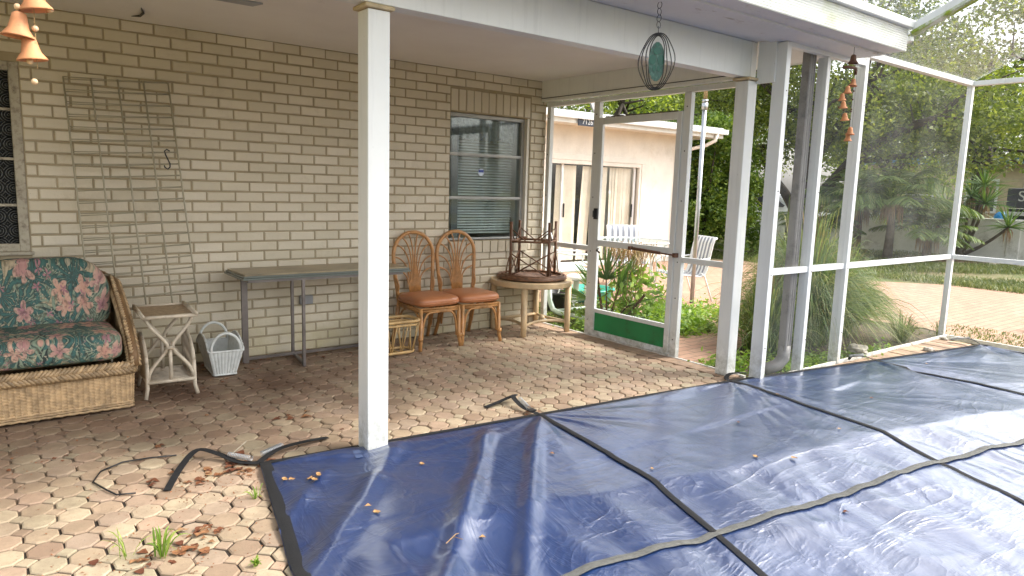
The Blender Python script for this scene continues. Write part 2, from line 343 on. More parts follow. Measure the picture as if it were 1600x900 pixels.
M['drystraw'] = mk_leaf('dry_hanging_leaf', [(0, (.28, .15, .07)), (.6, (.42, .27, .13)), (1, (.58, .44, .24))], .2)
M['gemgreen'] = simple('green_stained_glass', (.008, .10, .062), .12, .2)

# ------------------------------------------------------------------ geometry helpers
class MB:
    def __init__(s): s.v = []; s.f = []
    def add(s, vs, fs):
        k = len(s.v); s.v += [tuple(a) for a in vs]; s.f += [tuple(i+k for i in f) for f in fs]; return s
    def box(s, x0, x1, y0, y1, z0, z1, mat=None):
        vs = [(x, y, z) for x in (x0, x1) for y in (y0, y1) for z in (z0, z1)]
        if mat is not None: vs = [mat @ Vector(a) for a in vs]
        return s.add(vs, [(0, 1, 3, 2), (4, 6, 7, 5), (0, 4, 5, 1), (2, 3, 7, 6), (0, 2, 6, 4), (1, 5, 7, 3)])
    def bar(s, a, b, w, h, up=(0, 0, 1)):
        a, b = Vector(a), Vector(b); d = (b-a).normalized(); u = Vector(up)
        if abs(d.dot(u)) > .98: u = Vector((0, 1, 0))
        r = d.cross(u).normalized(); u = r.cross(d)
        vs = [p + r*i*w/2 + u*j*h/2 for p in (a, b) for i in (-1, 1) for j in (-1, 1)]
        return s.add(vs, [(0, 2, 3, 1), (4, 5, 7, 6), (0, 1, 5, 4), (2, 6, 7, 3), (0, 4, 6, 2), (1, 3, 7, 5)])
    def tube(s, pts, r, n=8, closed=False, flat=None):
        pts = [Vector(p) for p in pts]; k = len(pts); rr = r if hasattr(r, '__len__') else [r]*k
        prev = None; vs = []
        for i, p in enumerate(pts):
            a = pts[(i-1) % k] if (closed or i > 0) else p; b = pts[(i+1) % k] if (closed or i < k-1) else p
            t = (b-a).normalized() if (b-a).length > 1e-9 else Vector((0, 0, 1))
            if prev is None:
                u = t.orthogonal().normalized()
                if flat is not None:
                    u = Vector(flat); u = (u - t*u.dot(t)).normalized()
            else:
                u = prev - t*prev.dot(t); u = u.normalized() if u.length > 1e-6 else t.orthogonal().normalized()
            prev = u; w2 = t.cross(u)
            for j in range(n):
                an = 2*math.pi*j/n; vs.append(p + (u*math.cos(an) + w2*math.sin(an))*rr[i])
        fs = []
        for i in range(k if closed else k-1):
            for j in range(n):
                a, b = i*n+j, i*n+(j+1) % n; c, d = ((i+1) % k)*n+(j+1) % n, ((i+1) % k)*n+j
                fs.append((a, b, c, d))
        if not closed: fs += [tuple(range(n-1, -1, -1)), tuple(range((k-1)*n, k*n))]
        return s.add(vs, fs)
    def lathe(s, prof, c=(0, 0, 0), n=24, mat=None, sx=1, sy=1):
        vs = []; c = Vector(c)
        for r, z in prof:
            for j in range(n):
                a = 2*math.pi*j/n; p = Vector((r*math.cos(a)*sx, r*math.sin(a)*sy, z)); vs.append((mat @ p if mat else p) + c)
        fs = [(i*n+j, i*n+(j+1) % n, (i+1)*n+(j+1) % n, (i+1)*n+j) for i in range(len(prof)-1) for j in range(n)]
        if prof[0][0] > 1e-6: fs.append(tuple(range(n-1, -1, -1)))
        if prof[-1][0] > 1e-6: fs.append(tuple(range((len(prof)-1)*n, len(prof)*n)))
        return s.add(vs, fs)
    def grid(s, fn, nu, nv, closeu=False):
        vs = [fn(i/(nu if closeu else nu-1), j/(nv-1)) for i in range(nu) for j in range(nv)]
        fs = []
        for i in range(nu if closeu else nu-1):
            for j in range(nv-1):
                a = i*nv+j; b = ((i+1) % nu)*nv+j; fs.append((a, b, b+1, a+1))
        return s.add(vs, fs)
    def prism(s, poly, z0, z1, ins=0, insz=0):
        n = len(poly); c = sum((Vector((*p, 0)) for p in poly), Vector())/n
        rings = [[(x, y, z0) for x, y in poly], [(x, y, z1-insz) for x, y in poly]]
        if ins: rings.append([tuple(Vector((x, y, z1)) + (Vector((c.x, c.y, z1))-Vector((x, y, z1))).normalized()*ins) for x, y in poly])
        vs = [v for r in rings for v in r]
        fs = [tuple(range(n-1, -1, -1)), tuple(range((len(rings)-1)*n, len(rings)*n))]
        for k in range(len(rings)-1): fs += [(k*n+i, k*n+(i+1) % n, (k+1)*n+(i+1) % n, (k+1)*n+i) for i in range(n)]
        return s.add(vs, fs)
    def ball(s, c, r, n=10, sz=1):
        prof = [(max(1e-7, r*math.sin(math.pi*i/n)), -r*sz*math.cos(math.pi*i/n)) for i in range(n+1)]
        return s.lathe(prof, c, 12)
    def build(s, name, mat, parent=None, smooth=False, bevel=0, world=False, sub=0):
        me = bpy.data.meshes.new(name); vs = s.v
        if world and parent is not None:
            r = parent
            while r.parent: r = r.parent
            o = r.location; vs = [(a[0]-o.x, a[1]-o.y, a[2]-o.z) for a in vs]
        me.from_pydata(vs, [], s.f); me.materials.append(mat if not isinstance(mat, str) else M[mat])
        if smooth: me.shade_smooth()
        ob = bpy.data.objects.new(name, me); COL.objects.link(ob)
        if parent is not None: ob.parent = parent
        if sub:
            q = ob.modifiers.new('sub', 'SUBSURF'); q.levels = sub; q.render_levels = sub
        if bevel:
            b = ob.modifiers.new('bevel', 'BEVEL'); b.width = bevel; b.segments = 2; b.limit_method = 'ANGLE'; b.angle_limit = R(40)
        return ob
def tag(o, label=None, cat=None, group=None, kind=None):
    if label: o['label'] = label
    if cat: o['category'] = cat
    if group: o['group'] = group
    if kind: o['kind'] = kind
    return o
def thing(name, label, cat, loc=(0, 0, 0), rz=0, group=None):
    o = bpy.data.objects.new(name, None); COL.objects.link(o); o.location = loc; o.rotation_euler = (0, 0, rz); o.empty_display_size = .1
    return tag(o, label, cat, group)
def copy_tree(o, parent=None):
    c = o.copy(); COL.objects.link(c)
    if parent is not None: c.parent = parent
    for ch in [x for x in bpy.data.objects if x.parent == o and x is not c]: copy_tree(ch, c)
    return c
def npmesh(name, V, F, mat, parent=None, smooth=False):
    me = bpy.data.meshes.new(name); n, k = F.shape
    me.vertices.add(len(V)); me.vertices.foreach_set('co', np.ascontiguousarray(V, dtype=np.float32).ravel())
    me.loops.add(n*k); me.loops.foreach_set('vertex_index', np.ascontiguousarray(F, dtype=np.int32).ravel())
    me.polygons.add(n); me.polygons.foreach_set('loop_start', np.arange(0, n*k, k, dtype=np.int32))
    try: me.polygons.foreach_set('loop_total', np.full(n, k, dtype=np.int32))
    except Exception: pass
    me.update(calc_edges=True); me.validate(); me.materials.append(M[mat])
    if smooth: me.shade_smooth()
    ob = bpy.data.objects.new(name, me); COL.objects.link(ob)
    if parent is not None: ob.parent = parent
    return ob
def leaves(name, P, size, mat, parent=None, rng=None, flat=.0, aspect=.5):
    """one bent leaf (two quads folded along the midrib) at every point of P"""
    rng = rng or np.random.default_rng(1); n = len(P)
    d = rng.normal(size=(n, 3)); d[:, 2] *= (1-flat); d[:, 2] -= .15; d /= np.linalg.norm(d, axis=1)[:, None]
    e = rng.normal(size=(n, 3)); e[:, 2] *= (1-flat); e -= d*(e*d).sum(1)[:, None]; e /= np.linalg.norm(e, axis=1)[:, None]
    nn = np.cross(d, e); s = (size*rng.uniform(.55, 1.35, n))[:, None]
    a = P; b = P + d*s; c1 = P + d*s*.5 + e*s*aspect*.5 + nn*s*.1; c2 = P + d*s*.5 - e*s*aspect*.5 + nn*s*.1; 
    V = np.stack([a, c1, b, c2], 1).reshape(-1, 3); F = np.arange(4*n).reshape(-1, 4)
    return npmesh(name, V, F, mat, parent)
def blades(name, base, tip, ctrl, w, mat, parent=None, seg=5):
    """tapering curved blades: quadratic from base over ctrl to tip (arrays n x 3)"""
    n = len(base); t = np.linspace(0, 1, seg+1)[None, :, None]
    B, T, Cc = base[:, None], tip[:, None], ctrl[:, None]
    P = (1-t)**2*B + 2*t*(1-t)*Cc + t*t*T
    side = np.cross(tip-base, np.array([0, 0, 1.])+.001); rr = np.random.default_rng(n).normal(size=(n, 3))*.5
    side = side/(np.linalg.norm(side, axis=1)[:, None]+1e-6) + rr; side /= np.linalg.norm(side, axis=1)[:, None]
    ww = (np.asarray(w).reshape(-1, 1, 1)*np.ones((n, 1, 1)))*(np.sin(np.pi*(t*.75+.22))**.8)*(1-t**5*.9)
    Lf = P - side[:, None]*ww/2; Rg = P + side[:, None]*ww/2
    V = np.stack([Lf, Rg], 2).reshape(-1, 3); k = (seg+1)*2
    base_i = (np.arange(n)*k)[:, None, None]; i = np.arange(seg)[None, :, None]*2
    F = (base_i + i + np.array([0, 1, 3, 2])[None, None]).reshape(-1, 4)
    return npmesh(name, V, F, mat, parent)
def text_mesh(name, s, size, mat, parent, loc, rot, ext=.002):
    cu = bpy.data.curves.new(name, 'FONT'); cu.body = s; cu.size = size; cu.extrude = ext; cu.align_x = 'CENTER'; cu.align_y = 'CENTER'
    to = bpy.data.objects.new(name+'_tmp', cu); me = bpy.data.meshes.new_from_object(to); bpy.data.objects.remove(to)
    me.materials.append(M[mat]) if not me.materials else None
    me.materials.clear(); me.materials.append(M[mat])
    ob = bpy.data.objects.new(name, me); COL.objects.link(ob); ob.parent = parent; ob.location = loc; ob.rotation_euler = rot
    return ob
def arc(c, rx, rz, a0, a1, n, axis='y'):
    out = []
    for i in range(n+1):
        a = R(a0+(a1-a0)*i/n); p = (math.cos(a)*rx, math.sin(a)*rz)
        out.append((c[0]+p[0], c[1], c[2]+p[1]) if axis == 'y' else ((c[0]+p[0], c[1]+p[1], c[2]) if axis == 'z' else (c[0], c[1]+p[0], c[2]+p[1])))
    return out
def bez(a, b, c, n=8):
    a, b, c = Vector(a), Vector(b), Vector(c)
    return [(1-t)**2*a+2*t*(1-t)*b+t*t*c for t in (i/n for i in range(n+1))]
def smooth(t): t = max(0, min(1, t)); return t*t*(3-2*t)

# ================================================================== SETTING
POOL = (-3.15, 2.75, -8.6, -3.45)      # x0 x1 y0 y1 of the water's edge
HOLE = (-3.66, 2.7, -8.6, -3.0)
GZ = -.05
# ground sheet with a rectangular hole for the pool and the patio base
def ring_sheet(x0, x1, y0, y1, hx0, hx1, hy0, hy1, z):
    mb = MB(); mb.add([(x0, y0, z), (x1, y0, z), (x1, y1, z), (x0, y1, z), (hx0, hy0, z), (hx1, hy0, z), (hx1, hy1, z), (hx0, hy1, z)],
                      [(0, 1, 5, 4), (1, 2, 6, 5), (2, 3, 7, 6), (3, 0, 4, 7)]); return mb
tag(ring_sheet(-120, 160, -120, 160, *HOLE, GZ-.012).build('ground', 'ground'), kind='structure')
# octagon pavers, real stones with chamfered tops
mb = MB(); PX, PY = .121, .13; g = .0042; cxs = .036
def pt_in(x, y):
    if -3.68 < x < HOLE[1] and y < HOLE[3]+.0: return False
    return -6.6 < x < -.16 and -6.2 < y < .02
for i in range(-2, 56):
    for j in range(-2, 52):
        x = -.16-i*PX-PX/2; y = .02-j*PY-PY/2
        hx, hy = PX/2-g, PY/2-g; c = cxs
        dz = rnd.uniform(-.0025, .0025)
        jx, jy = rnd.uniform(-.0018, .0018), rnd.uniform(-.0018, .0018); dz = rnd.gauss(0, .0022); jj = lambda: rnd.uniform(-.0022, .0022)
        if pt_in(x, y):
            poly = [(x+jx+a+jj(), y+jy+b+jj()) for a, b in ((-hx+c, -hy), (hx-c, -hy), (hx, -hy+c), (hx, hy-c), (hx-c, hy), (-hx+c, hy), (-hx, hy-c), (-hx, -hy+c))]
            mb.prism(poly, -.03, dz, .006, .004)
        x2, y2 = x+PX/2, y+PY/2
        if pt_in(x2, y2) and x2 < -.2:
            q = c+g-.0055
            mb.prism([(x2-q, y2), (x2, y2-q), (x2+q, y2), (x2, y2+q)], -.03, rnd.uniform(-.003, .001), .004, .003)
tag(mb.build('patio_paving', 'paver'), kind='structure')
mb = MB()
for y0, y1, x0, x1 in ((-2.95, .1, -6.7, 0), (-6.3, -2.95, -6.7, -3.67)): mb.box(x0, x1, y0, y1, -.09, -.0095)
tag(mb.build('patio_joint_sand', mk_sand()), kind='structure')
# edging row of rectangular pavers along the screen wall and along the pool side
mb = MB()
y = -.02
while y > -2.42:
    mb.prism([(-.155, y-.094), (-.008, y-.094), (-.008, y), (-.155, y)], -.03, rnd.uniform(-.001, .002), .004, .004); y -= .1
x = -.10
while x < 3.0:
    e = (x+.25)/3.3
    ya = -2.60-.0*e; yb = -3.15
    mb.prism([(x, ya-.30-.0*e), (x+.093, ya-.30), (x+.093, ya), (x, ya)], -.06, -.012+rnd.uniform(-.006, .003), .004, .004)
    for k in range(1): mb.prism([(x, ya-.50-.2*k), (x+.093, ya-.50-.2*k), (x+.093, ya-.308-.2*k), (x, ya-.308-.2*k)], -.06, -.012+rnd.uniform(-.005, .002), .004, .004)
    x += .099
x = 2.72
for i in range(50):
    yy = -3.62-i*.1
    mb.prism([(2.93, yy-.093), (3.2, yy-.093), (3.2, yy), (2.93, yy)], -.06, -.012, .004, .004)
tag(mb.build('edging_pavers', simple('tan_edging_paver', (.45, .31, .21), .8, .15, 8, .4, 90, dirt=(.18, .13, .09), dirtamt=.4, dscale=7, isl=.3)), kind='structure')
mb = MB(); mb.bar((.0, .0, -.018), (0, -2.45, -.018), .022, .05); mb.bar((.0, -2.56, -.02), (3.3, -2.585, -.02), .022, .045); mb.bar((3.29, -2.6, -.02), (3.29, -8, -.02), .022, .045)
tag(mb.build('concrete_kerb_line', simple('white_painted_kerb', (.70, .68, .62), .8, .1, 6, .3, 60, dirt=(.2, .17, .12), dirtamt=.45, dscale=9)), kind='structure')
# pool shell
mb = MB(); x0, x1, y0, y1 = HOLE; zb = -1.3
mb.add([(x0, y0, zb), (x1, y0, zb), (x1, y1, zb), (x0, y1, zb), (x0, y0, -.06), (x1, y0, -.06), (x1, y1, -.06), (x0, y1, -.06)], [(0, 1, 2, 3), (0, 4, 5, 1), (1, 5, 6, 2), (2, 6, 7, 3), (3, 7, 4, 0)])
tag(mb.build('pool_basin', simple('pale_pool_plaster', (.45, .6, .65), .7)), kind='structure')
mb = MB(); mb.add([(x0, y0, -.55), (x1, y0, -.55), (x1, y1, -.55), (x0, y1, -.55)], [(0, 1, 2, 3)])
wn = N('pool_water'); tag(mb.build('water', wn.fin((.02, .06, .07), .05)), kind='structure')
# outdoor brick paving (driveway and side court)
def poly_sheet(name, pts, z, mat):
    mb = MB(); mb.add([(x, y, z) for x, y in pts], [tuple(range(len(pts)))]); return tag(mb.build(name, mat), kind='structure')
poly_sheet('driveway', [(1.7, -.55), (3.6, -1.3), (3.75, -2.2), (3.5, -2.65), (3.32, -2.8), (3.35, -8), (9.6, -8), (8.7, -3), (8.3, -.6), (7.4, .5), (8.0, 1.6), (8.4, 3.2), (7.6, 3.95), (.6, 3.95), (.6, .9)], GZ+.004, 'drive')
poly_sheet('garden_path', [(.02, -1.15), (1.5, -.9), (2.2, -.3), (2.6, -.9), (1.6, -1.5), (.25, -1.95), (.02, -1.95)], GZ, 'drive')
poly_sheet('drain_pit', [(.06, -2.22), (.34, -2.22), (.34, -1.98), (.06, -1.98)], GZ+.003, simple('dark_wet_pit', (.03, .02, .014), .9))
poly_sheet('planting_bed', [(.02, -2.0), (.35, -2.0), (1.2, -1.6), (3.5, -1.2), (4.1, -2.4), (3.6, -2.9), (3.3, -2.57), (.02, -2.55)], GZ-.004, 'soil')
poly_sheet('mulch_bed', [(12.2, -3.2), (14.78, -3.2), (14.78, 6.3), (13.0, 6.3), (12.6, 2.2), (13.2, .8)], GZ-.004, simple('brown_mulch', (.15, .085, .05), .95, .5, 14, .8, 40))
poly_sheet('road', [(16.4, -60), (22, -60), (22, 60), (16.4, 60)], GZ-.008, simple('grey_asphalt', (.10, .10, .10), .9, .2, 30, .4, 90))

# ================================================================== MAIN HOUSE
house = thing('brick_house', 'cream painted brick house wall with covered porch, white beam, posts and flat ceiling', 'house', (0, 0, 0))
H = 2.40; CH = .075; BL = .2045; NB = 32
WR = (-1.12, -.20, .865, 2.03)     # right window opening
WL = (-5.15, -4.30, .87, 2.05)
def blocked(x0, x1, z0, z1):
    for (a, b, c, d) in ((WR[0], WR[1], WR[2]-.12, WR[3]+.20), (WL[0], WL[1], WL[2], WL[3])):
        if x1 > a+.003 and x0 < b-.003 and z1 > c+.003 and z0 < d-.003: return (a, b)
    return None
mb = MB(); jt = .0125
def brick(x0, x1, z0, z1, y=0, dep=.03):
    if x1-x0 < .012: return
    y0 = y-rnd.uniform(-.0012, .0012)
    b = .0045; vs = []; w_ = [rnd.uniform(-.0019, .0019) for _ in range(4)]
    for ins, yy in ((0, y0+dep), (0, y0+.004), (b, y0)):
        vs += [(x0+ins+w_[0], yy, z0+ins+w_[1]), (x1-ins+w_[2], yy, z0+ins+w_[1]), (x1-ins+w_[2], yy, z1-ins+w_[3]), (x0+ins+w_[0], yy, z1-ins+w_[3])]
    mb.add(vs, [(8, 9, 10, 11)] + [(k*4+i, k*4+(i+1) % 4, k*4+4+(i+1) % 4, k*4+4+i) for k in (0, 1) for i in range(4)])
for r_ in range(NB):
    z0, z1 = r_*CH+jt/2, (r_+1)*CH-jt/2; off = -4.134+(0 if r_ % 2 == 1 else BL/2)
    k0 = -28
    segs = []
    x = off-8*BL
    while x < 0:
        a, b = x+jt/2, min(x+BL-jt/2, -.002)
        cuts = [(a, b)]
        for (wa, wb, wc, wd) in ((WR[0]-jt/2, WR[1]+jt/2, WR[2]-.12, WR[3]+.20), (WL[0]-jt/2, WL[1]+jt/2, WL[2], WL[3])):
            if z1 > wc+.01 and z0 < wd-.01:
                nc = []
                for (p, q) in cuts:
                    if q <= wa or p >= wb: nc.append((p, q)); continue
                    if p < wa: nc.append((p, wa))
                    if q > wb: nc.append((wb, q))
                cuts = nc
        for p, q in cuts: brick(p, q, z0, z1)
        x += BL
# soldier course over the right window, rowlock sill under both
n_ = 11; sw = (WR[1]-WR[0])/n_
for i in range(n_): brick(WR[0]+i*sw+jt/2, WR[0]+(i+1)*sw-jt/2, WR[3]+.012, WR[3]+.197)
n_ = 10; sw = (WR[1]-WR[0])/n_
for i in range(n_): mb.box(WR[0]+i*sw+jt/2, WR[0]+(i+1)*sw-jt/2, -.016, .075, WR[2]-.115, WR[2]-.012)
# toothed bricks of the corner's return
for r_ in range(NB):
    z0, z1 = r_*CH+jt/2, (r_+1)*CH-jt/2
    if r_*CH > 2.16: continue
    mb.box(-.03, -.0005+(.003 if r_ % 2 else 0), .012, .10 if r_ % 2 == 0 else .055, z0, z1)
wallo = mb.build('wall', 'brick', house)
mb = MB(); T = .2; my = .0058
xs = [-7.6, WL[0], WL[1], WR[0], WR[1], -.006]
for i in range(5):
    a, b = xs[i], xs[i+1]
    if i == 1: rngs = [(0, WL[2]), (WL[3], H)]
    elif i == 3: rngs = [(0, WR[2]-.004), (WR[3], H)]
    else: rngs = [(0, H)]
    for c, d in rngs: mb.box(a, b, my, T, c, d)
mb.build('mortar_wall', 'mortar', house)
mb = MB(); mb.box(-.2, -.02, .21, 3.95, -.05, 2.44); mb.build('side_wall', 'stucco', house); mb = MB(); mb.box(-7.6, -7.4, .2, 5.5, -.05, 2.44); mb.build('side_wall', 'stucco', house)
# interior behind the windows
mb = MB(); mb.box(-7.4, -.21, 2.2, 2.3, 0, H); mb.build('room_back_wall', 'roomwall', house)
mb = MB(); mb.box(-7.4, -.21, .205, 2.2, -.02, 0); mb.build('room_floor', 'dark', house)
# right window: aluminium awning sashes, blinds and a lace valance behind the glass
def ybox(mb, x0, x1, z0, z1, y0, y1): mb.box(x0, x1, y0, y1, z0, z1)
wx0, wx1, wz0, wz1 = WR; wy = .085
wf = MB()
ybox(wf, wx0+.001, wx0+.018, wz0+.018, wz1-.035, wy-.02, wy+.05); ybox(wf, wx1-.062, wx1-.030, wz0+.018, wz1-.035, wy-.03, wy+.05)
ybox(wf, wx0+.001, wx1-.03, wz1-.035, wz1-.002, wy-.03, wy+.05); ybox(wf, wx0+.001, wx1-.03, wz0+.001, wz0+.018, wy-.04, wy+.05)
win = wf.build('window', 'winframe', house, bevel=.003)
tag(win, 'grey aluminium window with three tilting panes and a white blind')
rb = MB(); ybox(rb, wx1-.0295, wx1-.0005, wz0, wz1, .012, .16); rb.build('window_jamb', 'stucco', win)
for zz in (1.655, 1.255):
    q = MB(); ybox(q, wx0+.018, wx1-.062, zz-.012, zz+.012, wy-.022, wy+.02); ybox(q, wx0+.018, wx1-.062, zz-.004, zz+.016, wy-.034, wy-.0225); q.build('sash_rail', 'winframe', win, bevel=.002)
q = MB()
for a, b in ((wz0+.018, 1.243), (1.271, 1.643), (1.671, wz1-.035)): ybox(q, wx0+.018, wx1-.062, a, b, wy, wy+.004)
q.build('pane', 'glass', win)
q = MB(); z = wz0+.06
while z < wz1-.1:
    for xa, xb in ((wx0+.17, wx1-.10),):
        q.box(xa, xb, -.012, .012, -.0006, .0006, Matrix.Translation((0, wy+.075, z)) @ Matrix.Rotation(R(38), 4, 'X'))
    z += .026
q.build('blind', 'blind', win)
q = MB(); q.grid(lambda u, v: (wx0+.02+u*(wx1-wx0-.1), wy+.055+.008*math.sin(u*70), wz1-.04-v*(.19+.012*math.sin(u*55)+.01*math.sin(u*21))), 140, 6); q.build('valance', simple('grey_lace_valance', (.30, .31, .31), .9, .3, 40), win, smooth=True)
q = MB(); q.box(wx0+.10, wx0+.17, wy+.04, wy+.046, wz0+.02, wz1-.1); q.build('drape', simple('grey_drape', (.12, .125, .13), .9), win)
st = MB(); st.lathe([(0, 0), (.036, 0), (.036, .0015), (0, .0015)], (-.72, wy-.0035, 1.50), 8, Matrix.Rotation(R(90), 4, 'X') @ Matrix.Rotation(R(22.5), 4, 'Z')); st.build('window_sticker', simple('pale_sticker', (.55, .62, .72), .5), win)
st = MB(); st.box(-.750, -.690, wy-.0065, wy-.0055, 1.498, 1.522); st.build('sticker_band', simple('blue_sticker_band', (.03, .06, .28), .5), win)
# left window
wf = MB(); a, b, c, d = WL
ybox(wf, b-.055, b-.001, c+.001, d-.001, .004, .09); ybox(wf, a+.001, a+.055, c+.001, d-.001, .004, .09); ybox(wf, a+.055, b-.055, d-.055, d-.001, .004, .09); ybox(wf, a+.055, b-.055, c+.001, c+.05, .004, .09)
win2 = wf.build('window', 'oldframe', house, bevel=.004); tag(win2, 'old window with flaking frame and dark bullseye glass')
q = MB()
for zz in (1.76, 1.455, 1.165): ybox(q, a+.055, b-.055, zz-.008, zz+.008, .02, .06)
q.build('glazing_bar', 'oldframe', win2)
q = MB(); ybox(q, a+.055, b-.055, c+.05, d-.055, .045, .05); q.build('pane', 'bottleglass', win2)
q = MB(); ybox(q, a-.02, b+.02, c-.022, c-.001, -.02, .1); q.build('window_sill', 'oldframe', win2, bevel=.003)
# electrical box
q = MB(); q.box(-2.535, -2.43, -.035, .002, .385, .455); ob = q.build('outlet_box', 'grey', house, bevel=.004)
# ceiling, beams, posts
q = MB(); q.tube([(-3.68, -.15, 2.3985), (-3.645, -.24, 2.392), (-3.65, -.36, 2.388), (-3.68, -.47, 2.396)], [.002, .008, .009, .002], 6); q.build('paint_flake', 'blackiron', house)
q = MB(); q.box(-8, -.075, -2.245, .006, H, H+.02); q.build('ceiling', 'ceil', house)
q = MB(); q.box(-8, -.075, -2.345, -2.2455, 2.205, 2.4545); q.build('front_beam', 'white', house, bevel=.004)
q = MB(); q.box(-8, -.075, -2.2445, -2.215, 2.385, 2.3995); q.build('beam_trim', 'white', house)
q = MB(); q.box(-.0745, -.002, -2.345, -.001, 2.205, 2.4545); q.build('side_beam', 'white', house, bevel=.004)
q = MB(); q.box(-.078, -.0748, -2.34, -.004, 2.232, 2.238); q.build('beam_groove', 'blackiron', house)
def column(x0, x1, y0, y1, z1):
    p = MB().box(x0, x1, y0, y1, .0, z1-.025).build('porch_post', 'white', house, bevel=.005)
    c = MB(); c.box(x0-.02, x1+.02, y0-.018, y1+.018, z1-.022, z1-.002); c.build('post_cap', simple('yellowed_caulk_cap', (.52, .42, .26), .8, .2, 20, .5, 60), p, bevel=.008)
column(-3.068, -2.952, -2.335, -2.225, 2.205)
column(-.125, -.020, -2.375, -2.265, 2.203)
# soffit, fascia, roof
q = MB(); q.box(-8, .93, -2.475, -2.3455, 2.455, 2.47); q.build('soffit', 'peel', house)
q = MB(); q.box(-8, .93, -2.80, -2.476, 2.435, 2.46); q.build('soffit', 'peel', house)
q = MB(); q.box(-8, .94, -2.935, -2.801, 2.448, 2.47); q.build('soffit', 'peel', house)
q = MB(); q.box(-.0015, .93, -2.3445, 5.8, 2.455, 2.475); q.build('soffit', 'peel', house)
q = MB()
prof = []
nrib = 9
for i in range(nrib+1):
    z = 2.452+i*.0155; prof += [(-2.950, z), (-2.950, z+.011), (-2.9465, z+.012), (-2.9465, z+.0145)]
vs = [(x, y, z) for x in (-8, .955) for (y, z) in prof]; k = len(prof)
q.add(vs, [(i, i+1, k+i+1, k+i) for i in range(k-1)]); q.box(-8, .955, -2.9462, -2.936, 2.447, 2.605); q.box(.941, .954, -2.935, 5.8, 2.45, 2.605)
q.build('fascia', 'fascia', house)
q = MB(); q.box(-8, 1.0, -2.985, -2.87, 2.607, 2.665); q.build('gutter_cap', 'alu', house, bevel=.006)
q = MB(); q.box(-8, .95, -2.93, 5.8, 2.61, 2.66); q.build('roof', 'roofwhite', house)
q = MB()
for (px_, pz_) in ((-1.21, 2.5),):
    q.box(px_-.012, px_+.012, -2.985, -2.951, 2.46, 2.53); q.box(px_-.03, px_+.05, -2.99, -2.986, 2.525, 2.56)
q.build('gutter_bracket', 'rust', house)
# end plates above the enclosure post
q = MB(); q.box(-.040, -.0235, -2.52, -2.378, 2.16, 2.45); q.build('end_plate', 'alu', house)

# ------------------------------------------------ ceiling fan blade seen at the top edge
fan = thing('ceiling_fan', 'dark grey ceiling fan under the porch ceiling, one blade tip in view', 'ceiling fan', (-3.995, -1.925, 2.4))
q = MB(); q.lathe([(.0, 0), (.06, -.005), (.06, -.03), (.015, -.04), (.015, -.1), (.09, -.11), (.10, -.17), (.05, -.2), (0, -.2)]); q.build('motor', 'grey', fan, smooth=True)
for k in range(3):
    q = MB(); mm = Matrix.Rotation(R(120*k), 4, 'Z') @ Matrix.Translation((0, 0, -.20)) @ Matrix.Rotation(R(6), 4, 'X')
    q.box(.08, .555, -.075, .075, -.004, .004, mm); q.build('blade', 'grey', fan, bevel=.003)

# ================================================================== SCREEN ENCLOSURE
enc = thing('screen_enclosure', 'white aluminium framed screen enclosure around the patio and pool', 'screen enclosure', (0, -2.5, 0))
def E(name, mat='alu', bevel=.003, **k):
    return q.build(name, mat, enc, bevel=bevel, world=True, **k)
def post(x0, x1, y0, y1, z0, z1):
    global q
    q = MB(); q.box(x0, x1, y0, y1, z0, z1); p = E('post')
    return p
EY0, EY1 = -2.585, -2.500
PB = [(-.022, .030), (.545, .592), (1.105, 1.155), (3.215, 3.265)]
post(-.022, .030, -2.595, -2.495, 0, 2.43); post(.545, .592, -2.58, -2.50, -.02, 2.40); post(1.105, 1.155, EY0, EY1, -.02, 2.50); post(3.215, 3.265, -2.585, -2.535, -.02, 2.52)
# rivets on the posts
for (a, b) in PB:
    for z in (.25, .79, 1.4, 2.1): q = MB(); q.lathe([(0, 0), (.005, 0), (.004, .003), (0, .003)], ((a+b)/2, -2.5965 if a < 0 else -2.587, z), 6, Matrix.Rotation(R(90), 4, 'X')); E('rivet', 'blackiron', 0)
# wall along x = 0
post(-.001, .045, -.062, -.010, 0, 2.16); post(-.001, .045, -.745, -.672, 0, 2.16); post(-.001, .045, -1.775, -1.705, 0, 2.16)
q = MB(); q.box(-.004, .048, -2.26, -.002, 2.162, 2.203); E('header')
q = MB(); q.box(.0, .043, -.671, -.063, .80, .845); E('rail')
q = MB(); q.box(.0, .043, -2.262, -1.776, .80, .845); E('rail')
for (yy) in (-.036, -.71, -1.74):
    for z in (.15, .5, .8, 1.3, 1.7, 2.05): q = MB(); q.lathe([(0, 0), (.006, 0), (.005, .003), (0, .003)], (-.002, yy, z), 6, Matrix.Rotation(R(-90), 4, 'Y')); E('rivet', 'blackiron', 0)
# pool-side wall and roof frame
q = MB(); q.box(.031, .544, -2.570, -2.52, .785, .83); E('rail')
q = MB(); q.box(.593, 1.104, -2.570, -2.52, .785, .83); E('rail')
q = MB(); q.box(1.156, 3.214, -2.575, -2.53, .785, .83); E('rail')
q = MB(); q.box(3.222, 3.262, -9.0, -2.586, .785, .83); E('rail')
q = MB(); q.box(.031, 1.104, -2.585, -2.535, 2.405, 2.452); E('header')
q = MB(); q.box(1.156, 3.27, -2.59, -2.53, 2.475, 2.52); E('header')
q = MB(); q.box(3.21, 3.27, -9, -2.591, 2.475, 2.52); E('header')
q = MB(); q.lathe([(0, 0), (.02, .0), (.016, .012), (0, .014)], (3.24, -2.592, 2.497), 10, Matrix.Rotation(R(90), 4, 'X')); E('bolt_cap', 'rust', 0)
for k in range(1, 4): post(3.215, 3.265, -2.55-k*1.9, -2.50-k*1.9, -.02, 2.474)
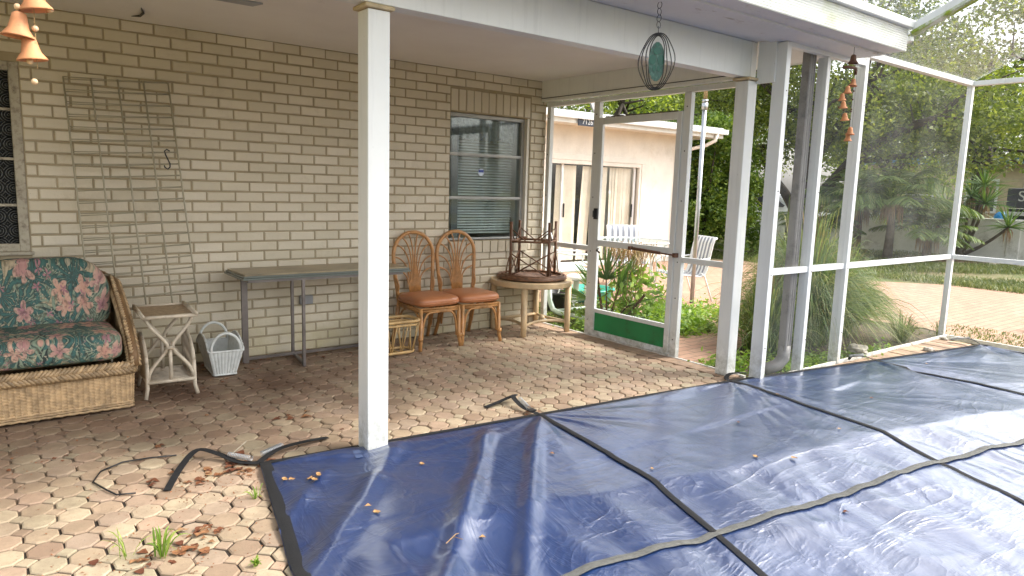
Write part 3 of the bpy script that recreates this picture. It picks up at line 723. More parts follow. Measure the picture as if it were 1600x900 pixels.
# mossy rafter climbing from the fascia corner, with its neighbours
def rafter(a, b, mat='alu', w=.055, h=.10):
    global q
    q = MB(); q.bar(a, b, w, h); return E('rafter', mat)
def mk_moss():
    n = N('mossy_white_rafter'); c = n.mix(n.rng(n.noise(5, 6, rough=.7), .44, .56), (.62, .65, .58), (.27, .36, .03))
    c = n.mix(n.rng(n.noise(30, 5), .5, .7, 0, .5), c, (.18, .26, .02)); n.bump(n.noise(60, 5), .8, .01); return n.fin(c, .8)
M['moss'] = mk_moss()
rafter((1.0, -2.96, 2.615), (1.38, -6.2, 4.265), 'alu', .085, .05)
rafter((1.0, -2.96, 2.575), (1.38, -6.2, 4.225), 'moss', .10, .022)
rafter((1.14, -2.56, 2.49), (1.01, -2.955, 2.545), 'alu', .04, .035)
rafter((-3.0, -2.96, 2.66), (-3.0, -6.2, 4.25)); rafter((-6.6, -6.2, 4.25), (3.24, -6.2, 4.25))
# screens
def panel(pts, mat='screen'):
    q = MB(); q.add(pts, [tuple(range(len(pts)))]); return q.build('screen_panel', mat, enc, world=True)
panel([(.02, -.062, .02), (.02, -.672, .02), (.02, -.672, .80), (.02, -.062, .80)]); panel([(.02, -.062, .845), (.02, -.672, .845), (.02, -.672, 2.16), (.02, -.062, 2.16)])
panel([(.03, -2.55, 0), (.545, -2.55, 0), (.545, -2.55, .785), (.03, -2.55, .785)]); panel([(.03, -2.55, .83), (.545, -2.55, .83), (.545, -2.55, 2.405), (.03, -2.55, 2.405)])
panel([(.592, -2.55, 0), (1.105, -2.55, 0), (1.105, -2.55, .785), (.592, -2.55, .785)]); panel([(.592, -2.55, .83), (1.105, -2.55, .83), (1.105, -2.55, 2.405), (.592, -2.55, 2.405)])
panel([(1.155, -2.555, 0), (3.215, -2.555, 0), (3.215, -2.555, .785), (1.155, -2.555, .785)]); panel([(1.155, -2.555, .83), (3.215, -2.555, .83), (3.215, -2.555, 2.475), (1.155, -2.555, 2.475)], 'screenveil')
panel([(3.24, -2.586, 0), (3.24, -8.9, 0), (3.24, -8.9, .785), (3.24, -2.586, .785)]); panel([(3.24, -2.586, .83), (3.24, -8.9, .83), (3.24, -8.9, 2.475), (3.24, -2.586, 2.475)])
panel([(1.03, -2.97, 2.60), (1.156, -2.56, 2.51), (3.23, -2.57, 2.515), (3.23, -6.2, 4.26), (1.40, -6.2, 4.26)], 'screenroof')
panel([(-3.0, -2.99, 2.665), (.98, -2.99, 2.665), (1.36, -6.2, 4.26), (-3.0, -6.2, 4.26)], 'screenroof')
# screen door
q = MB(); y0, y1 = -.757, -1.700
def yb(y0, y1, z0, z1, x0=-.012, x1=.018): q.box(x0, x1, min(y0, y1), max(y0, y1), z0, z1)
yb(-.750, -.805, .012, 2.015); yb(-1.650, -1.700, .012, 2.015); yb(-.8052, -1.6498, 1.955, 2.0148); yb(-.8052, -1.6498, .858, .912); yb(-.8052, -1.6498, .232, .268); yb(-.8052, -1.6498, .012, .062)
door = E('screen_door'); tag(door, 'white screen door with a green kick panel')
q = MB(); yb(-.8055, -1.6495, .062, .232, -.002, .006); q.build('kick_panel', 'greenpanel', door, world=True)
q = MB(); q.add([(.004, -.8055, .268), (.004, -1.6495, .268), (.004, -1.6495, .858), (.004, -.8055, .858)], [(0, 1, 2, 3)]); q.add([(.004, -.8055, .912), (.004, -1.6495, .912), (.004, -1.6495, 1.955), (.004, -.8055, 1.955)], [(0, 1, 2, 3)]); q.build('screen_mesh', 'screen', door, world=True)
q = MB(); q.tube([(-.04, -1.27, .875), (-.04, -1.58, .862)], .013, 10); q.tube([(-.04, -1.58, .862), (-.04, -1.73, .858)], .006, 8); q.box(-.05, -.012, -1.25, -1.225, .86, .89); q.box(-.05, -.002, -1.745, -1.72, .84, .875); q.build('door_closer', 'rust', door, world=True)
q = MB(); q.box(-.03, -.012, -.80, -.755, 1.10, 1.20); q.tube([(-.05, -.775, 1.12), (-.05, -.775, 1.18)], .008, 8); q.build('door_latch', 'blackiron', door, world=True, bevel=.003)
q = MB(); q.tube([(-.012, -.82, .83), (-.05, -.84, .82), (-.05, -.88, .80)], .008, 8); q.build('door_handle', 'blackiron', door, world=True)
q = MB()
for i in range(160):
    yy = rnd.uniform(-1.65, -.81); q.box(rnd.uniform(-.012, .0), rnd.uniform(.004, .016), yy, yy+rnd.uniform(.004, .02), 2.0149, 2.016+rnd.uniform(0, .012))
tag(q.build('debris', 'gutterline', door, world=True), kind='stuff')
# grey downspout
ds = thing('downspout', 'weathered grey downspout with black mildew behind the white enclosure posts', 'downspout', (.445, -2.49, 0))
q = MB(); q.box(-.045, .045, -.03, .03, .16, 2.45)
for a in (-.03, 0, .03): q.box(a-.008, a+.008, -.034, -.0305, .16, 2.45)
q.build('pipe', 'greyspout', ds, bevel=.006)
q = MB(); q.tube([(0, 0, .20), (-.005, .0, .10), (-.05, .02, .04), (-.17, .05, .015)], [.048, .05, .05, .046], 10); q.build('outlet_elbow', 'greyspout', ds, smooth=True)

# ================================================================== POOL COVER
EDGE = [(-3.56, -2.17), (-1.93, -2.32), (-.25, -2.49), (1.40, -2.75), (3.02, -3.0)]
DIRX = [-.215, -.15, -.15, -.10, -.06]
VM = 5.4
def interp(xs, ys, x):
    return float(np.interp(x, xs, ys))
EX = [e[0] for e in EDGE]
def cxy(u, v):
    x = EX[0]+u*(EX[-1]-EX[0]); y = interp(EX, [e[1] for e in EDGE], x); d = interp(EX, DIRX, x)
    return x+d*v, y-v
ANCH = [(-3.56, 0.0), (-1.93, 0.0), (-.25, 0.0), (1.4, 0.0), (3.02, 0.0)]
def cz(u, v):
    x, y = cxy(u, v)
    v0 = interp([-3.2, -1.3, .9, 3], [1.0, 1.12, 1.29, 1.3], x); d1 = v-v0; d2 = x+3.3+.1*v; d3 = 2.85-x
    d = min(d1, d2, d3); z = .016
    if d > 0: z -= .38*(1-math.exp(-d/1.6))
    # folds running out from the strap anchors
    xa = EX[0]+u*(EX[-1]-EX[0]); wv = 0
    for i, (ax, av) in enumerate(ANCH):
        dx = xa-ax; r = math.hypot(dx, v); th = math.atan2(v, dx)
        if r < 2.6:
            env = smooth(r/.22)*math.exp(-r/1.0)
            z += env*.060*(mnoise.noise(Vector((th*2.6+i*7.1, r*.35, i*3.3))))
            z -= env*.020*abs(mnoise.noise(Vector((th*6.5+i*3.1, r*.6, i*9.3))))
    # broad billows over the water and sharp creases
    wv = smooth(d/.5)
    if d1 > -.05 and d2 > 0: z += .022*smooth((d1+.05)/.18)*math.exp(-max(0, d1)/.55)*(mnoise.noise(Vector((xa*4.2+y*.8, y*.5, 77.1)))-.2)
    if d1 > 0 and d2 > 0: z += .012*smooth(d1/.3)*mnoise.noise(Vector((xa*6.5+1.6*mnoise.noise(Vector((xa, y*1.5, 3))), y*.9, 17.1)))
    z += wv*.036*mnoise.noise(Vector((x*1.1+y*.5, y*1.3, 3.7))) + wv*.011*mnoise.noise(Vector((x*3.1+y*1.4, y*1.6, 9.7)))
    a = 1-abs(mnoise.noise(Vector((x*1.7+y*.9, y*.8-x*.2, 21.3)))*2); z += (.002+.006*wv)*max(0, a)**4
    b = 1-abs(mnoise.noise(Vector((x*.9-y*2.3, y*2.0+x*1.1, 41.3)))*2); z += (.0015+.004*wv)*max(0, b)**4
    c = 1-abs(mnoise.noise(Vector((x*4.5+y*3.3, y*3.6-x*1.9, 61.3)))*2); z += (.0006+.0012*wv)*max(0, c)**5
    # puckers gathered along the cross seam
    cs = 1.43+.03*(x+3)
    z += wv*.0022*math.exp(-((v-cs)/.28)**2)*math.sin(xa*38+3*mnoise.noise(Vector((xa*3, v*2, 0))))
    # long drag folds in the corner panel nearest the camera
    if xa < -1.9:
        for (fa, fb, fc, hh) in ((-2.40, .5, .06, .040), (-2.95, .35, .07, .030), (-2.08, .62, .05, .026), (-3.25, .5, .05, .018)):
            t = (xa-(fa+ (v-.2)*-.62)); z += hh*math.exp(-(t/fc)**2)*smooth(v/.25)*smooth((2.6-v)/1.2)
    z += .004*mnoise.noise(Vector((x*2.0, y*2.0, 5)))
    zm = .011-.6*max(0, -3.02-y); k_ = .006; z = zm+k_*math.log1p(math.exp((z-zm)/k_)) if y > -3.6 and (z-zm)/k_ < 25 else z
    e_ = smooth(v/.06); return .012+(z-.012)*e_ if d < 0 else z
cover = thing('pool_cover', 'large wrinkled glossy navy blue pool cover edged with black webbing', 'pool cover', (0, -4.5, 0))
NU, NV = 420, 340
V = np.zeros((NU*NV, 3), np.float32); idx = 0
for i in range(NU):
    u = i/(NU-1)
    for j in range(NV):
        v = VM*(j/(NV-1))**1.25; x, y = cxy(u, v); V[idx] = (x, y+4.5, cz(u, v)); idx += 1
I, J = np.meshgrid(np.arange(NU-1), np.arange(NV-1), indexing='ij'); a = (I*NV+J).ravel()
F = np.stack([a, a+1, a+NV+1, a+NV], 1)
npmesh('cover_sheet', V, F, 'cover', cover, True)
def cstrip(name, pts, w, mat, lift=.004, parent=None):
    """webbing laid along (u, v) points on the cover"""
    P = []; n = len(pts)
    for i, (u, v) in enumerate(pts):
        x, y = cxy(u, v); P.append(Vector((x, y, cz(u, v)+lift)))
    q = MB(); vs = []
    for i, p in enumerate(P):
        t = (P[min(i+1, n-1)]-P[max(i-1, 0)]); t.z = 0; t.normalize(); s_ = Vector((-t.y, t.x, 0))
        for k in (-.5, -.17, .17, .5): vs.append(p+s_*w*k+Vector((0, 0, .0015 if abs(k) < .3 else -.0005)))
    q.add(vs, [(i*4+k, i*4+k+1, i*4+k+5, i*4+k+4) for i in range(n-1) for k in range(3)])
    return q.build(name, mat, parent or cover, world=True, smooth=True)
UU = lambda x: (x-EX[0])/(EX[-1]-EX[0])
cstrip('edge_binding', [(i/200, .012) for i in range(201)], .035, 'strap')
cstrip('edge_binding', [(.004, VM*i/200) for i in range(201)], .05, 'strap')
cstrip('edge_binding', [(.997, VM*i/100) for i in range(101)], .045, 'strap')
for ax in (-1.93, -.25, 1.4): cstrip('seam_webbing', [(UU(ax), .0+VM*i/260) for i in range(261)], .034, 'strap', .006)
cstrip('seam_webbing', [(i/300, 1.43+.03*(EX[0]+i/300*6.58+3)) for i in range(301)], .04, 'seam', .007)
cstrip('seam_webbing', [(i/300, 3.1+.03*(EX[0]+i/300*6.58+3)) for i in range(301)], .04, 'seam', .007)
def strap(pts, w=.032, spring=None):
    q = MB(); P = [Vector(p) for p in pts]
    Q = []
    for i in range(len(P)-1):
        for k in range(6): 
            t = k/6; p0 = P[max(i-1, 0)]; p1 = P[i]; p2 = P[i+1]; p3 = P[min(i+2, len(P)-1)]
            Q.append(.5*((2*p1)+(p2-p0)*t+(2*p0-5*p1+4*p2-p3)*t*t+(3*p1-p0-3*p2+p3)*t**3))
    Q.append(P[-1]); vs = []
    for i, p in enumerate(Q):
        t = Q[min(i+1, len(Q)-1)]-Q[max(i-1, 0)]; s_ = Vector((-t.y, t.x, 0)).normalized()
        for k in (-1, 1):
            for h in (0, .003): vs.append(p+s_*k*w/2+Vector((0, 0, h)))
    n = len(Q); fs = []
    for i in range(n-1):
        a = i*4; fs += [(a+1, a+3, a+7, a+5), (a, a+4, a+6, a+2), (a, a+1, a+5, a+4), (a+2, a+6, a+7, a+3)]
    fs += [(0, 2, 3, 1), ((n-1)*4, (n-1)*4+1, (n-1)*4+3, (n-1)*4+2)]
    q.add(vs, fs); return q.build('anchor_strap', 'strap', cover, world=True)
def spring(a, b, r=.012, turns=14, parent=None):
    a, b = Vector(a), Vector(b); d = b-a; t = d.normalized(); u = t.orthogonal().normalized(); w2 = t.cross(u)
    pts = [a+d*(i/(turns*10))+(u*math.cos(i/10*2*math.pi)+w2*math.sin(i/10*2*math.pi))*r for i in range(turns*10+1)]
    q = MB(); q.tube(pts, .002, 5); return q.build('spring', 'steel', parent, world=True, smooth=True)
s1 = strap([(-3.56, -2.17, .014), (-3.64, -2.09, .012), (-3.70, -1.99, .03), (-3.78, -1.92, .045), (-3.88, -2.03, .02), (-3.985, -2.24, .006)])
spring((-3.585, -2.13, .03), (-3.66, -2.02, .03), parent=s1)
s2 = strap([(-3.56, -2.165, .016), (-3.45, -2.09, .03), (-3.30, -2.03, .02), (-3.14, -2.0, .006)])
spring((-3.53, -2.11, .035), (-3.40, -2.035, .03), parent=s2)
s3 = strap([(-1.93, -2.32, .012), (-1.95, -2.20, .022), (-1.93, -2.07, .05), (-1.88, -2.02, .045), (-1.98, -2.01, .02), (-2.12, -2.03, .006)])
spring((-1.94, -2.24, .03), (-1.90, -2.10, .045), parent=s3, turns=9)
q = MB(); q.box(-1.965, -1.915, -2.285, -2.245, .02, .028); q.build('buckle', 'blackiron', s3, world=True)
s4 = strap([(-.25, -2.49, .012), (-.22, -2.44, .02), (-.12, -2.41, .03), (.0, -2.46, .03)])
s5 = strap([(1.4, -2.75, .012), (1.36, -2.70, .035), (1.30, -2.62, .03), (1.27, -2.60, .0)]); spring((1.36, -2.68, .05), (1.28, -2.60, .03), parent=s5)
s6 = strap([(3.0, -3.0, .012), (2.98, -2.93, .05), (3.02, -2.84, .04), (2.95, -2.74, .01)]); spring((3.0, -2.9, .06), (2.95, -2.76, .03), parent=s6)
q = MB(); q.add([(*cxy(.067+a, v), cz(.067+a, v)+.003) for a in (0, .0035+.002) for v in (.04, .10, .17)], [(0, 1, 4, 3), (1, 2, 5, 4)]); q.build('cover_patch', simple('lighter_vinyl_tab', (.06, .085, .16), .4), cover, world=True)
#PART2
# ================================================================== PATIO FURNITURE
def sup(mb, c, h, p=.35, nu=40, nv=24, fn=None):
    """rounded cushion-like super-ellipsoid"""
    sg = lambda a, e: math.copysign(abs(a)**e, a)
    def f(u, v):
        a = 2*math.pi*u; b = math.pi*(v-.5)
        x = sg(math.cos(b), p)*sg(math.cos(a), p)*h[0]; y = sg(math.cos(b), p)*sg(math.sin(a), p)*h[1]; z = sg(math.sin(b), p*1.5)*h[2]
        if fn: x, y, z = fn(x, y, z)
        return (c[0]+x, c[1]+y, c[2]+z)
    return mb.grid(f, nu, nv, True)
def braid(mb, pts, w, nrm, r=.007, step=.016):
    """two-way braid of flat canes along a polyline; nrm(t) gives the outward direction"""
    P = [Vector(p) for p in pts]; L_ = [0]
    for a, b in zip(P, P[1:]): L_.append(L_[-1]+(b-a).length)
    def at(s):
        s = max(0, min(L_[-1], s))
        for i in range(len(P)-1):
            if s <= L_[i+1]+1e-9:
                t = (s-L_[i])/max(1e-9, L_[i+1]-L_[i]); return P[i].lerp(P[i+1], t), (P[i+1]-P[i]).normalized()
        return P[-1], (P[-1]-P[-2]).normalized()
    k = 0; s = 0
    while s < L_[-1]:
        for sd in (-1, 1):
            p0, t0 = at(s+(.5*step if sd > 0 else 0)); p1, t1 = at(s+w*.62+(.5*step if sd > 0 else 0))
            n0 = Vector(nrm(s/L_[-1])); sidev = t0.cross(n0).normalized()
            a = p0+sidev*sd*w*.5-n0*.012; b = (p0.lerp(p1, .55))+sidev*sd*w*.22+n0*.006; c = p1-sidev*sd*w*.08-n0*.002
            mb.tube(bez(a, b, c, 4), [r*.8, r, r, r*.9, r*.5], 5)
        s += step; k += 1
# --- wicker armchair
ch = thing('wicker_armchair', 'tan wicker armchair with tropical floral cushions against the brick wall', 'armchair', (-4.275, -.54, 0))
W2, YF, YB = .405, -.40, .40
def outline(n=60):
    """base footprint from the right rear corner round the front to the left rear corner"""
    out = []
    r = .05
    out += [(W2, YB-(YB-YF-r)*i/14) for i in range(15)]
    out += [(W2-r+r*math.cos(-a), YF+r+r*math.sin(-a)) for a in [math.pi/2*i/6 for i in range(1, 7)]]
    out += [(W2-r-(2*W2-2*r)*i/18, YF) for i in range(1, 18)]
    out += [(-W2+r-r*math.sin(a), YF+r-r*math.cos(a)) for a in [math.pi/2*i/6 for i in range(0, 7)]]
    out += [(-W2, YF+r+(YB-YF-r)*i/14) for i in range(1, 15)]
    return out
OL = [Vector((*p, 0)) for p in outline()]
cum = [0]
for a, b in zip(OL, OL[1:]): cum.append(cum[-1]+(b-a).length)
def along(s):
    s = max(0, min(cum[-1], s)); 
    for i in range(len(OL)-1):
        if s <= cum[i+1]+1e-9:
            t = (s-cum[i])/max(1e-9, cum[i+1]-cum[i]); p = OL[i].lerp(OL[i+1], t); d = (OL[i+1]-OL[i]).normalized(); return p, Vector((-d.y, d.x, 0))*-1
def topz(p):
    # rim: low across the front, climbing along the arms to the back
    if p.y < YF+.04: return .262
    t = (p.y-YF-.04)/(YB-YF-.04); return .262+(.42*min(1, t/.80)**.56)
def weave(s0, s1, zf0, zf1, nu, nv, amp=.0045):
    def f(u, v):
        s = s0+(s1-s0)*u; p, n = along(s); z = zf0+(min(zf1, topz(p))-zf0)*v
        st = s/.027; row = z/.009; k = math.floor(st)
        h = (abs(math.sin(math.pi*st))**.6)*1.7 + .75*abs(math.sin(math.pi*row))*(1 if (math.floor(row)+k) % 2 else .2)
        fl = (1-z/.3)*.018 if z < .3 else 0
        q_ = p+n*(h*amp+fl); return (q_.x, q_.y, z)
    return MB().grid(f, nu, nv)
weave(0, cum[-1], .03, .265, 900, 150).build('woven_skirt', 'wickertan', ch, smooth=True)
q = MB()
def armsurf(side):
    def f(u, v):
        y = YF+.03+(YB-YF-.03)*u; z1 = topz(Vector((0, y, 0))); z = .262+(z1-.262)*v
        st = y/.027; row = z/.009; h = abs(math.sin(math.pi*st))*1.2+.7*abs(math.sin(math.pi*row))*(1 if (math.floor(row)+math.floor(st)) % 2 else .25)
        return (side*(W2+h*.0045), y, z)
    q.grid(f, 160, 90)
for sd in (1, -1):
    q = MB(); armsurf(sd); q.build('woven_side', 'wickertan', ch, smooth=True)
    q = MB(); q.grid(lambda u, v: (sd*(W2-.03), YF+.03+(YB-YF-.03)*u, .262+(topz(Vector((0, YF+.03+(YB-YF-.03)*u, 0)))-.262)*v), 20, 12); q.build('inner_side', 'wickertan', ch, smooth=True)
q = MB(); pts = [Vector((W2-.015, YF+.02, .262)), Vector((W2-.012, YF+.03, .32))]+[Vector((W2-.012, YF+.04+(YB-YF-.06)*i/14, topz(Vector((0, YF+.04+(YB-YF-.06)*i/14, 0)))+.01)) for i in range(1, 14)]
pts += [Vector((W2-.02, YB-.04, .68)), Vector((W2-.07, YB-.02, .72)), Vector((W2-.16, YB-.02, .755)), Vector((0, YB-.02, .775))]
full = pts+[Vector((-p.x, p.y, p.z)) for p in reversed(pts[:-1])]
q.tube(full, .028, 10); q2 = MB()
braid(q2, full, .075, lambda t: (0, -1, .25) if .0 < t < .08 or t > .92 else ((0, -.75, .65) if .3 < t < .7 else (.0, -.55, .85)), .0115, .021)
braid(q2, full[:17], .07, lambda t: (1, -.2, .15), .0115, .021); braid(q2, full[17:], .07, lambda t: (-1, -.2, .15), .0115, .021)
q.build('arm_core', 'wickerdark', ch, smooth=True); q2.build('arm_braid', 'wickertan', ch, smooth=True)
q = MB(); fr = [Vector((W2+.005, YF+.35, .262)), Vector((W2+.008, YF+.06, .262)), Vector((W2-.03, YF-.008, .262)), Vector((0, YF-.012, .262)), Vector((-W2+.03, YF-.008, .262)), Vector((-W2-.008, YF+.06, .262)), Vector((-W2-.005, YF+.35, .262))]
ff = []
for a, b in zip(fr, fr[1:]):
    for i in range(6): ff.append(a.lerp(b, i/6))
braid(q, ff, .07, lambda t: (0, -1, .15) if .22 < t < .78 else ((1, -.3, .1) if t <= .22 else (-1, -.3, .1)), .0115, .022); q.build('front_braid', 'wickertan', ch, smooth=True)
q = MB()
for k, (z, rr) in enumerate(((.022, .008), (.036, .008), (.05, .007))):
    q.tube([(*(along(cum[-1]*i/120)[0]+along(cum[-1]*i/120)[1]*(.022+.002*math.sin(i*2.2+k*2)))[:2], z+.002*math.sin(i*2.2+k*2)) for i in range(121)], rr, 6)
q.build('foot_rim', 'wickertan', ch, smooth=True)
q = MB(); q.grid(lambda u, v: ((u*2-1)*(W2-.03), YB-.03, .26+v*(.48-.10*abs(u*2-1)**4)), 20, 10); q.grid(lambda u, v: ((u*2-1)*(W2-.03), YB, .02+v*(.72-.10*abs(u*2-1)**4)), 20, 10); q.build('back_panel', 'wickertan', ch, smooth=True)
q = MB()
def sc_fn(x, y, z): return (x, y, z+.012*math.cos(x*4)*math.cos(y*3)+(.004*mnoise.noise(Vector((x*12, y*12, z*9)))))
sup(q, (0, -.135, .385), (.345, .285, .085), .28, 64, 36, sc_fn); q.build('seat_cushion', 'floral', ch, smooth=True)
q = MB()
def bc_fn(x, y, z):
    t = (z+.225)/.45; zz = z-.10*max(0, abs(x)/.34-.45)**2*1.9*t
    pl = .018*(math.exp(-((x+.10)/.012)**2)+math.exp(-((x-.055)/.012)**2)+math.exp(-((x-.2)/.012)**2))
    return (x, y*(1-.1*t)+(pl if y < 0 else 0)+t*.10, zz)
sup(q, (0, .10, .635), (.355, .090, .225), .42, 72, 48, bc_fn); q.build('back_cushion', 'floral', ch, smooth=True)

# --- cane side table
t = thing('cane_side_table', 'worn cream bent-cane side table with woven top beside the wicker armchair', 'side table', (-3.645, -.60, 0), R(-3))
q = MB(); q.box(-.145, .145, -.215, .215, .512, .522); q.build('tray', 'tray', t)
q = MB(); zt = .52
for a, b in (((-.15, -.22), (.15, -.22)), ((.15, -.22), (.15, .22)), ((.15, .22), (-.15, .22)), ((-.15, .22), (-.15, -.22))): q.tube([(*a, zt), (*b, zt)], .012, 8)
q.tube([(-.15, -.24, zt+.012), (-.15, .23, zt+.012)], .009, 8); q.tube([(.15, -.24, zt+.012), (.15, .23, zt+.012)], .009, 8)
q.build('top_rim', 'cane_white', t, smooth=True)
for y in (-.165, .165):
    q = MB()
    for s in (-1, 1): q.tube(bez((s*.125, y, .505), (-s*.055-.0*s, y, .30), (s*.13, y, .125), 14) if 0 else [(s*(.012+.118*abs(math.sin((k/16-.48)*math.pi/1.04))**1.5), y, .505-.385*k/16) for k in range(17)], .0115, 8)
    q.tube([(-.02, y-.004, .31), (.02, y-.004, .31)], .014, 8)
    q.tube([(0, y, .30), (0, y, .10)], .012, 8)
    q.build('curved_brace', 'cane_white', t, smooth=True)
for s in (-1, 1):
    for y, sy in ((-.165, -1), (.165, 1)):
        q = MB(); q.tube([(s*.15, y+sy*.02, 0), (s*.137, y, .06), (s*.135, y, .15), (s*.135, y, .22 if sy < 0 else .34)], [.012, .012, .013, .012], 8); q.build('leg', 'cane_white', t, smooth=True)
    q = MB(); hp = [(s*.135, -.165, .20), (s*.135, -.14, .27), (s*.135, -.05, .335), (s*.135, .08, .37), (s*.135, .165, .34)]
    q.tube(hp, .012, 8)
    for k in range(9):
        y = -.13+k*.035; top = .24+.13*math.sin(min(1, (y+.165)/.28)*math.pi/2)
        q.tube([(s*.135, y, .10), (s*.135, y+.05, top)], .0045, 5); q.tube([(s*.139, y+.05, .10), (s*.139, y, top)], .0045, 5)
    q.tube([(s*.135, -.165, .10), (s*.135, .165, .10)], .011, 8); q.build('side_lattice', 'cane_white', t, smooth=True)
q = MB()
for k in range(10): q.tube([(-.135, -.15+k*.033, .10), (.135, -.15+k*.033, .10)], .0055, 6)
for y in (-.168, .168): q.tube([(-.135, y, .10), (.135, y, .10)], .012, 8)
q.build('shelf', 'cane_white', t, smooth=True)

# --- white basket
t = thing('wicker_basket', 'small white wicker basket with two hoop handles beside the cane side table', 'basket', (-3.235, -.30, 0), R(-4))
def bw(u, v, ins=0):
    # u round the rectangle, v up
    P_ = [(-1, -1), (1, -1), (1, 1), (-1, 1)]; k = int(u*4) % 4; f = u*4-int(u*4)
    if u >= 1: k, f = 3, 1
    a, b = P_[k], P_[(k+1) % 4]; x = a[0]+(b[0]-a[0])*f; y = a[1]+(b[1]-a[1])*f
    wx = .072+.040*v-ins; wy = .165+.052*v-ins; side = abs(x) > .999
    top = .185+(.085*(math.cos(y*math.pi/2)**.8 if abs(y) < 1 else 0) if side else 0)
    rib = abs(math.sin(u*4*(9 if k % 2 == 0 else 15)*math.pi))*.0035+.002*abs(math.sin(v*26*math.pi+k))
    nx = (1 if x > .999 else -1 if x < -.999 else 0); ny = (1 if y > .999 else -1 if y < -.999 else 0)
    return (x*wx+nx*(rib if not ins else 0), y*wy+ny*(rib if not ins else 0), .012+(top-.012)*v)
q = MB(); q.grid(lambda u, v: bw(u, v), 481, 60); q.grid(lambda u, v: bw(u, v, .006), 121, 10); q.box(-.07, .07, -.16, .16, .010, .016); q.build('woven_body', 'wicker_white', t, smooth=True)
q = MB(); q.tube([Vector(bw(i/120, 1))+Vector((0, 0, .003)) for i in range(120)], .008, 7, closed=True); q.tube([Vector(bw(i/80, 0)) for i in range(80)], .007, 6, closed=True); q.build('rim', 'wicker_white', t, smooth=True)
for y in (-.217, .217):
    q = MB(); q.tube(arc((0, y, .19), .098, .125, 180, 0, 16), .010, 8); q.build('handle', 'wicker_white', t, smooth=True)

# --- console table
t = thing('console_table', 'narrow steel console table with brown glass-covered top against the brick wall', 'table', (-2.475, -.30, 0))
t.scale = (1.11, 1, 1.02)
q = MB(); q.box(-.575, .575, -.225, .195, .690, .700); q.build('table_top', 'topglass', t)
q = MB(); q.box(-.585, .585, -.235, .205, .676, .6895); q.box(-.592, .592, -.242, .212, .662, .6755); q.build('top_edge', 'glassedge', t, bevel=.003)
q = MB(); q.box(-.55, .55, -.20, .17, .640, .6615); q.build('apron', 'darkbronze', t)
for x, y in ((-.49, .12), (.50, .12)): q = MB(); q.box(x-.02, x+.02, y-.012, y+.012, 0, .64); q.build('leg', 'darkbronze', t, bevel=.002)
for x, y in ((-.19, -.19), (-.14, .19), (.43, .19), (.37, -.19)): q = MB(); q.box(x-.010, x+.010, y-.010, y+.010, 0, .64); q.build('leg', 'darkbronze', t, bevel=.002)
q = MB(); q.bar((-.19, -.19, .02), (-.14, .19, .02), .018, .018); q.bar((.37, -.19, .02), (.43, .19, .02), .018, .018); q.bar((-.49, .12, .032), (.50, .12, .032), .018, .02); q.build('bottom_rail', 'darkbronze', t)

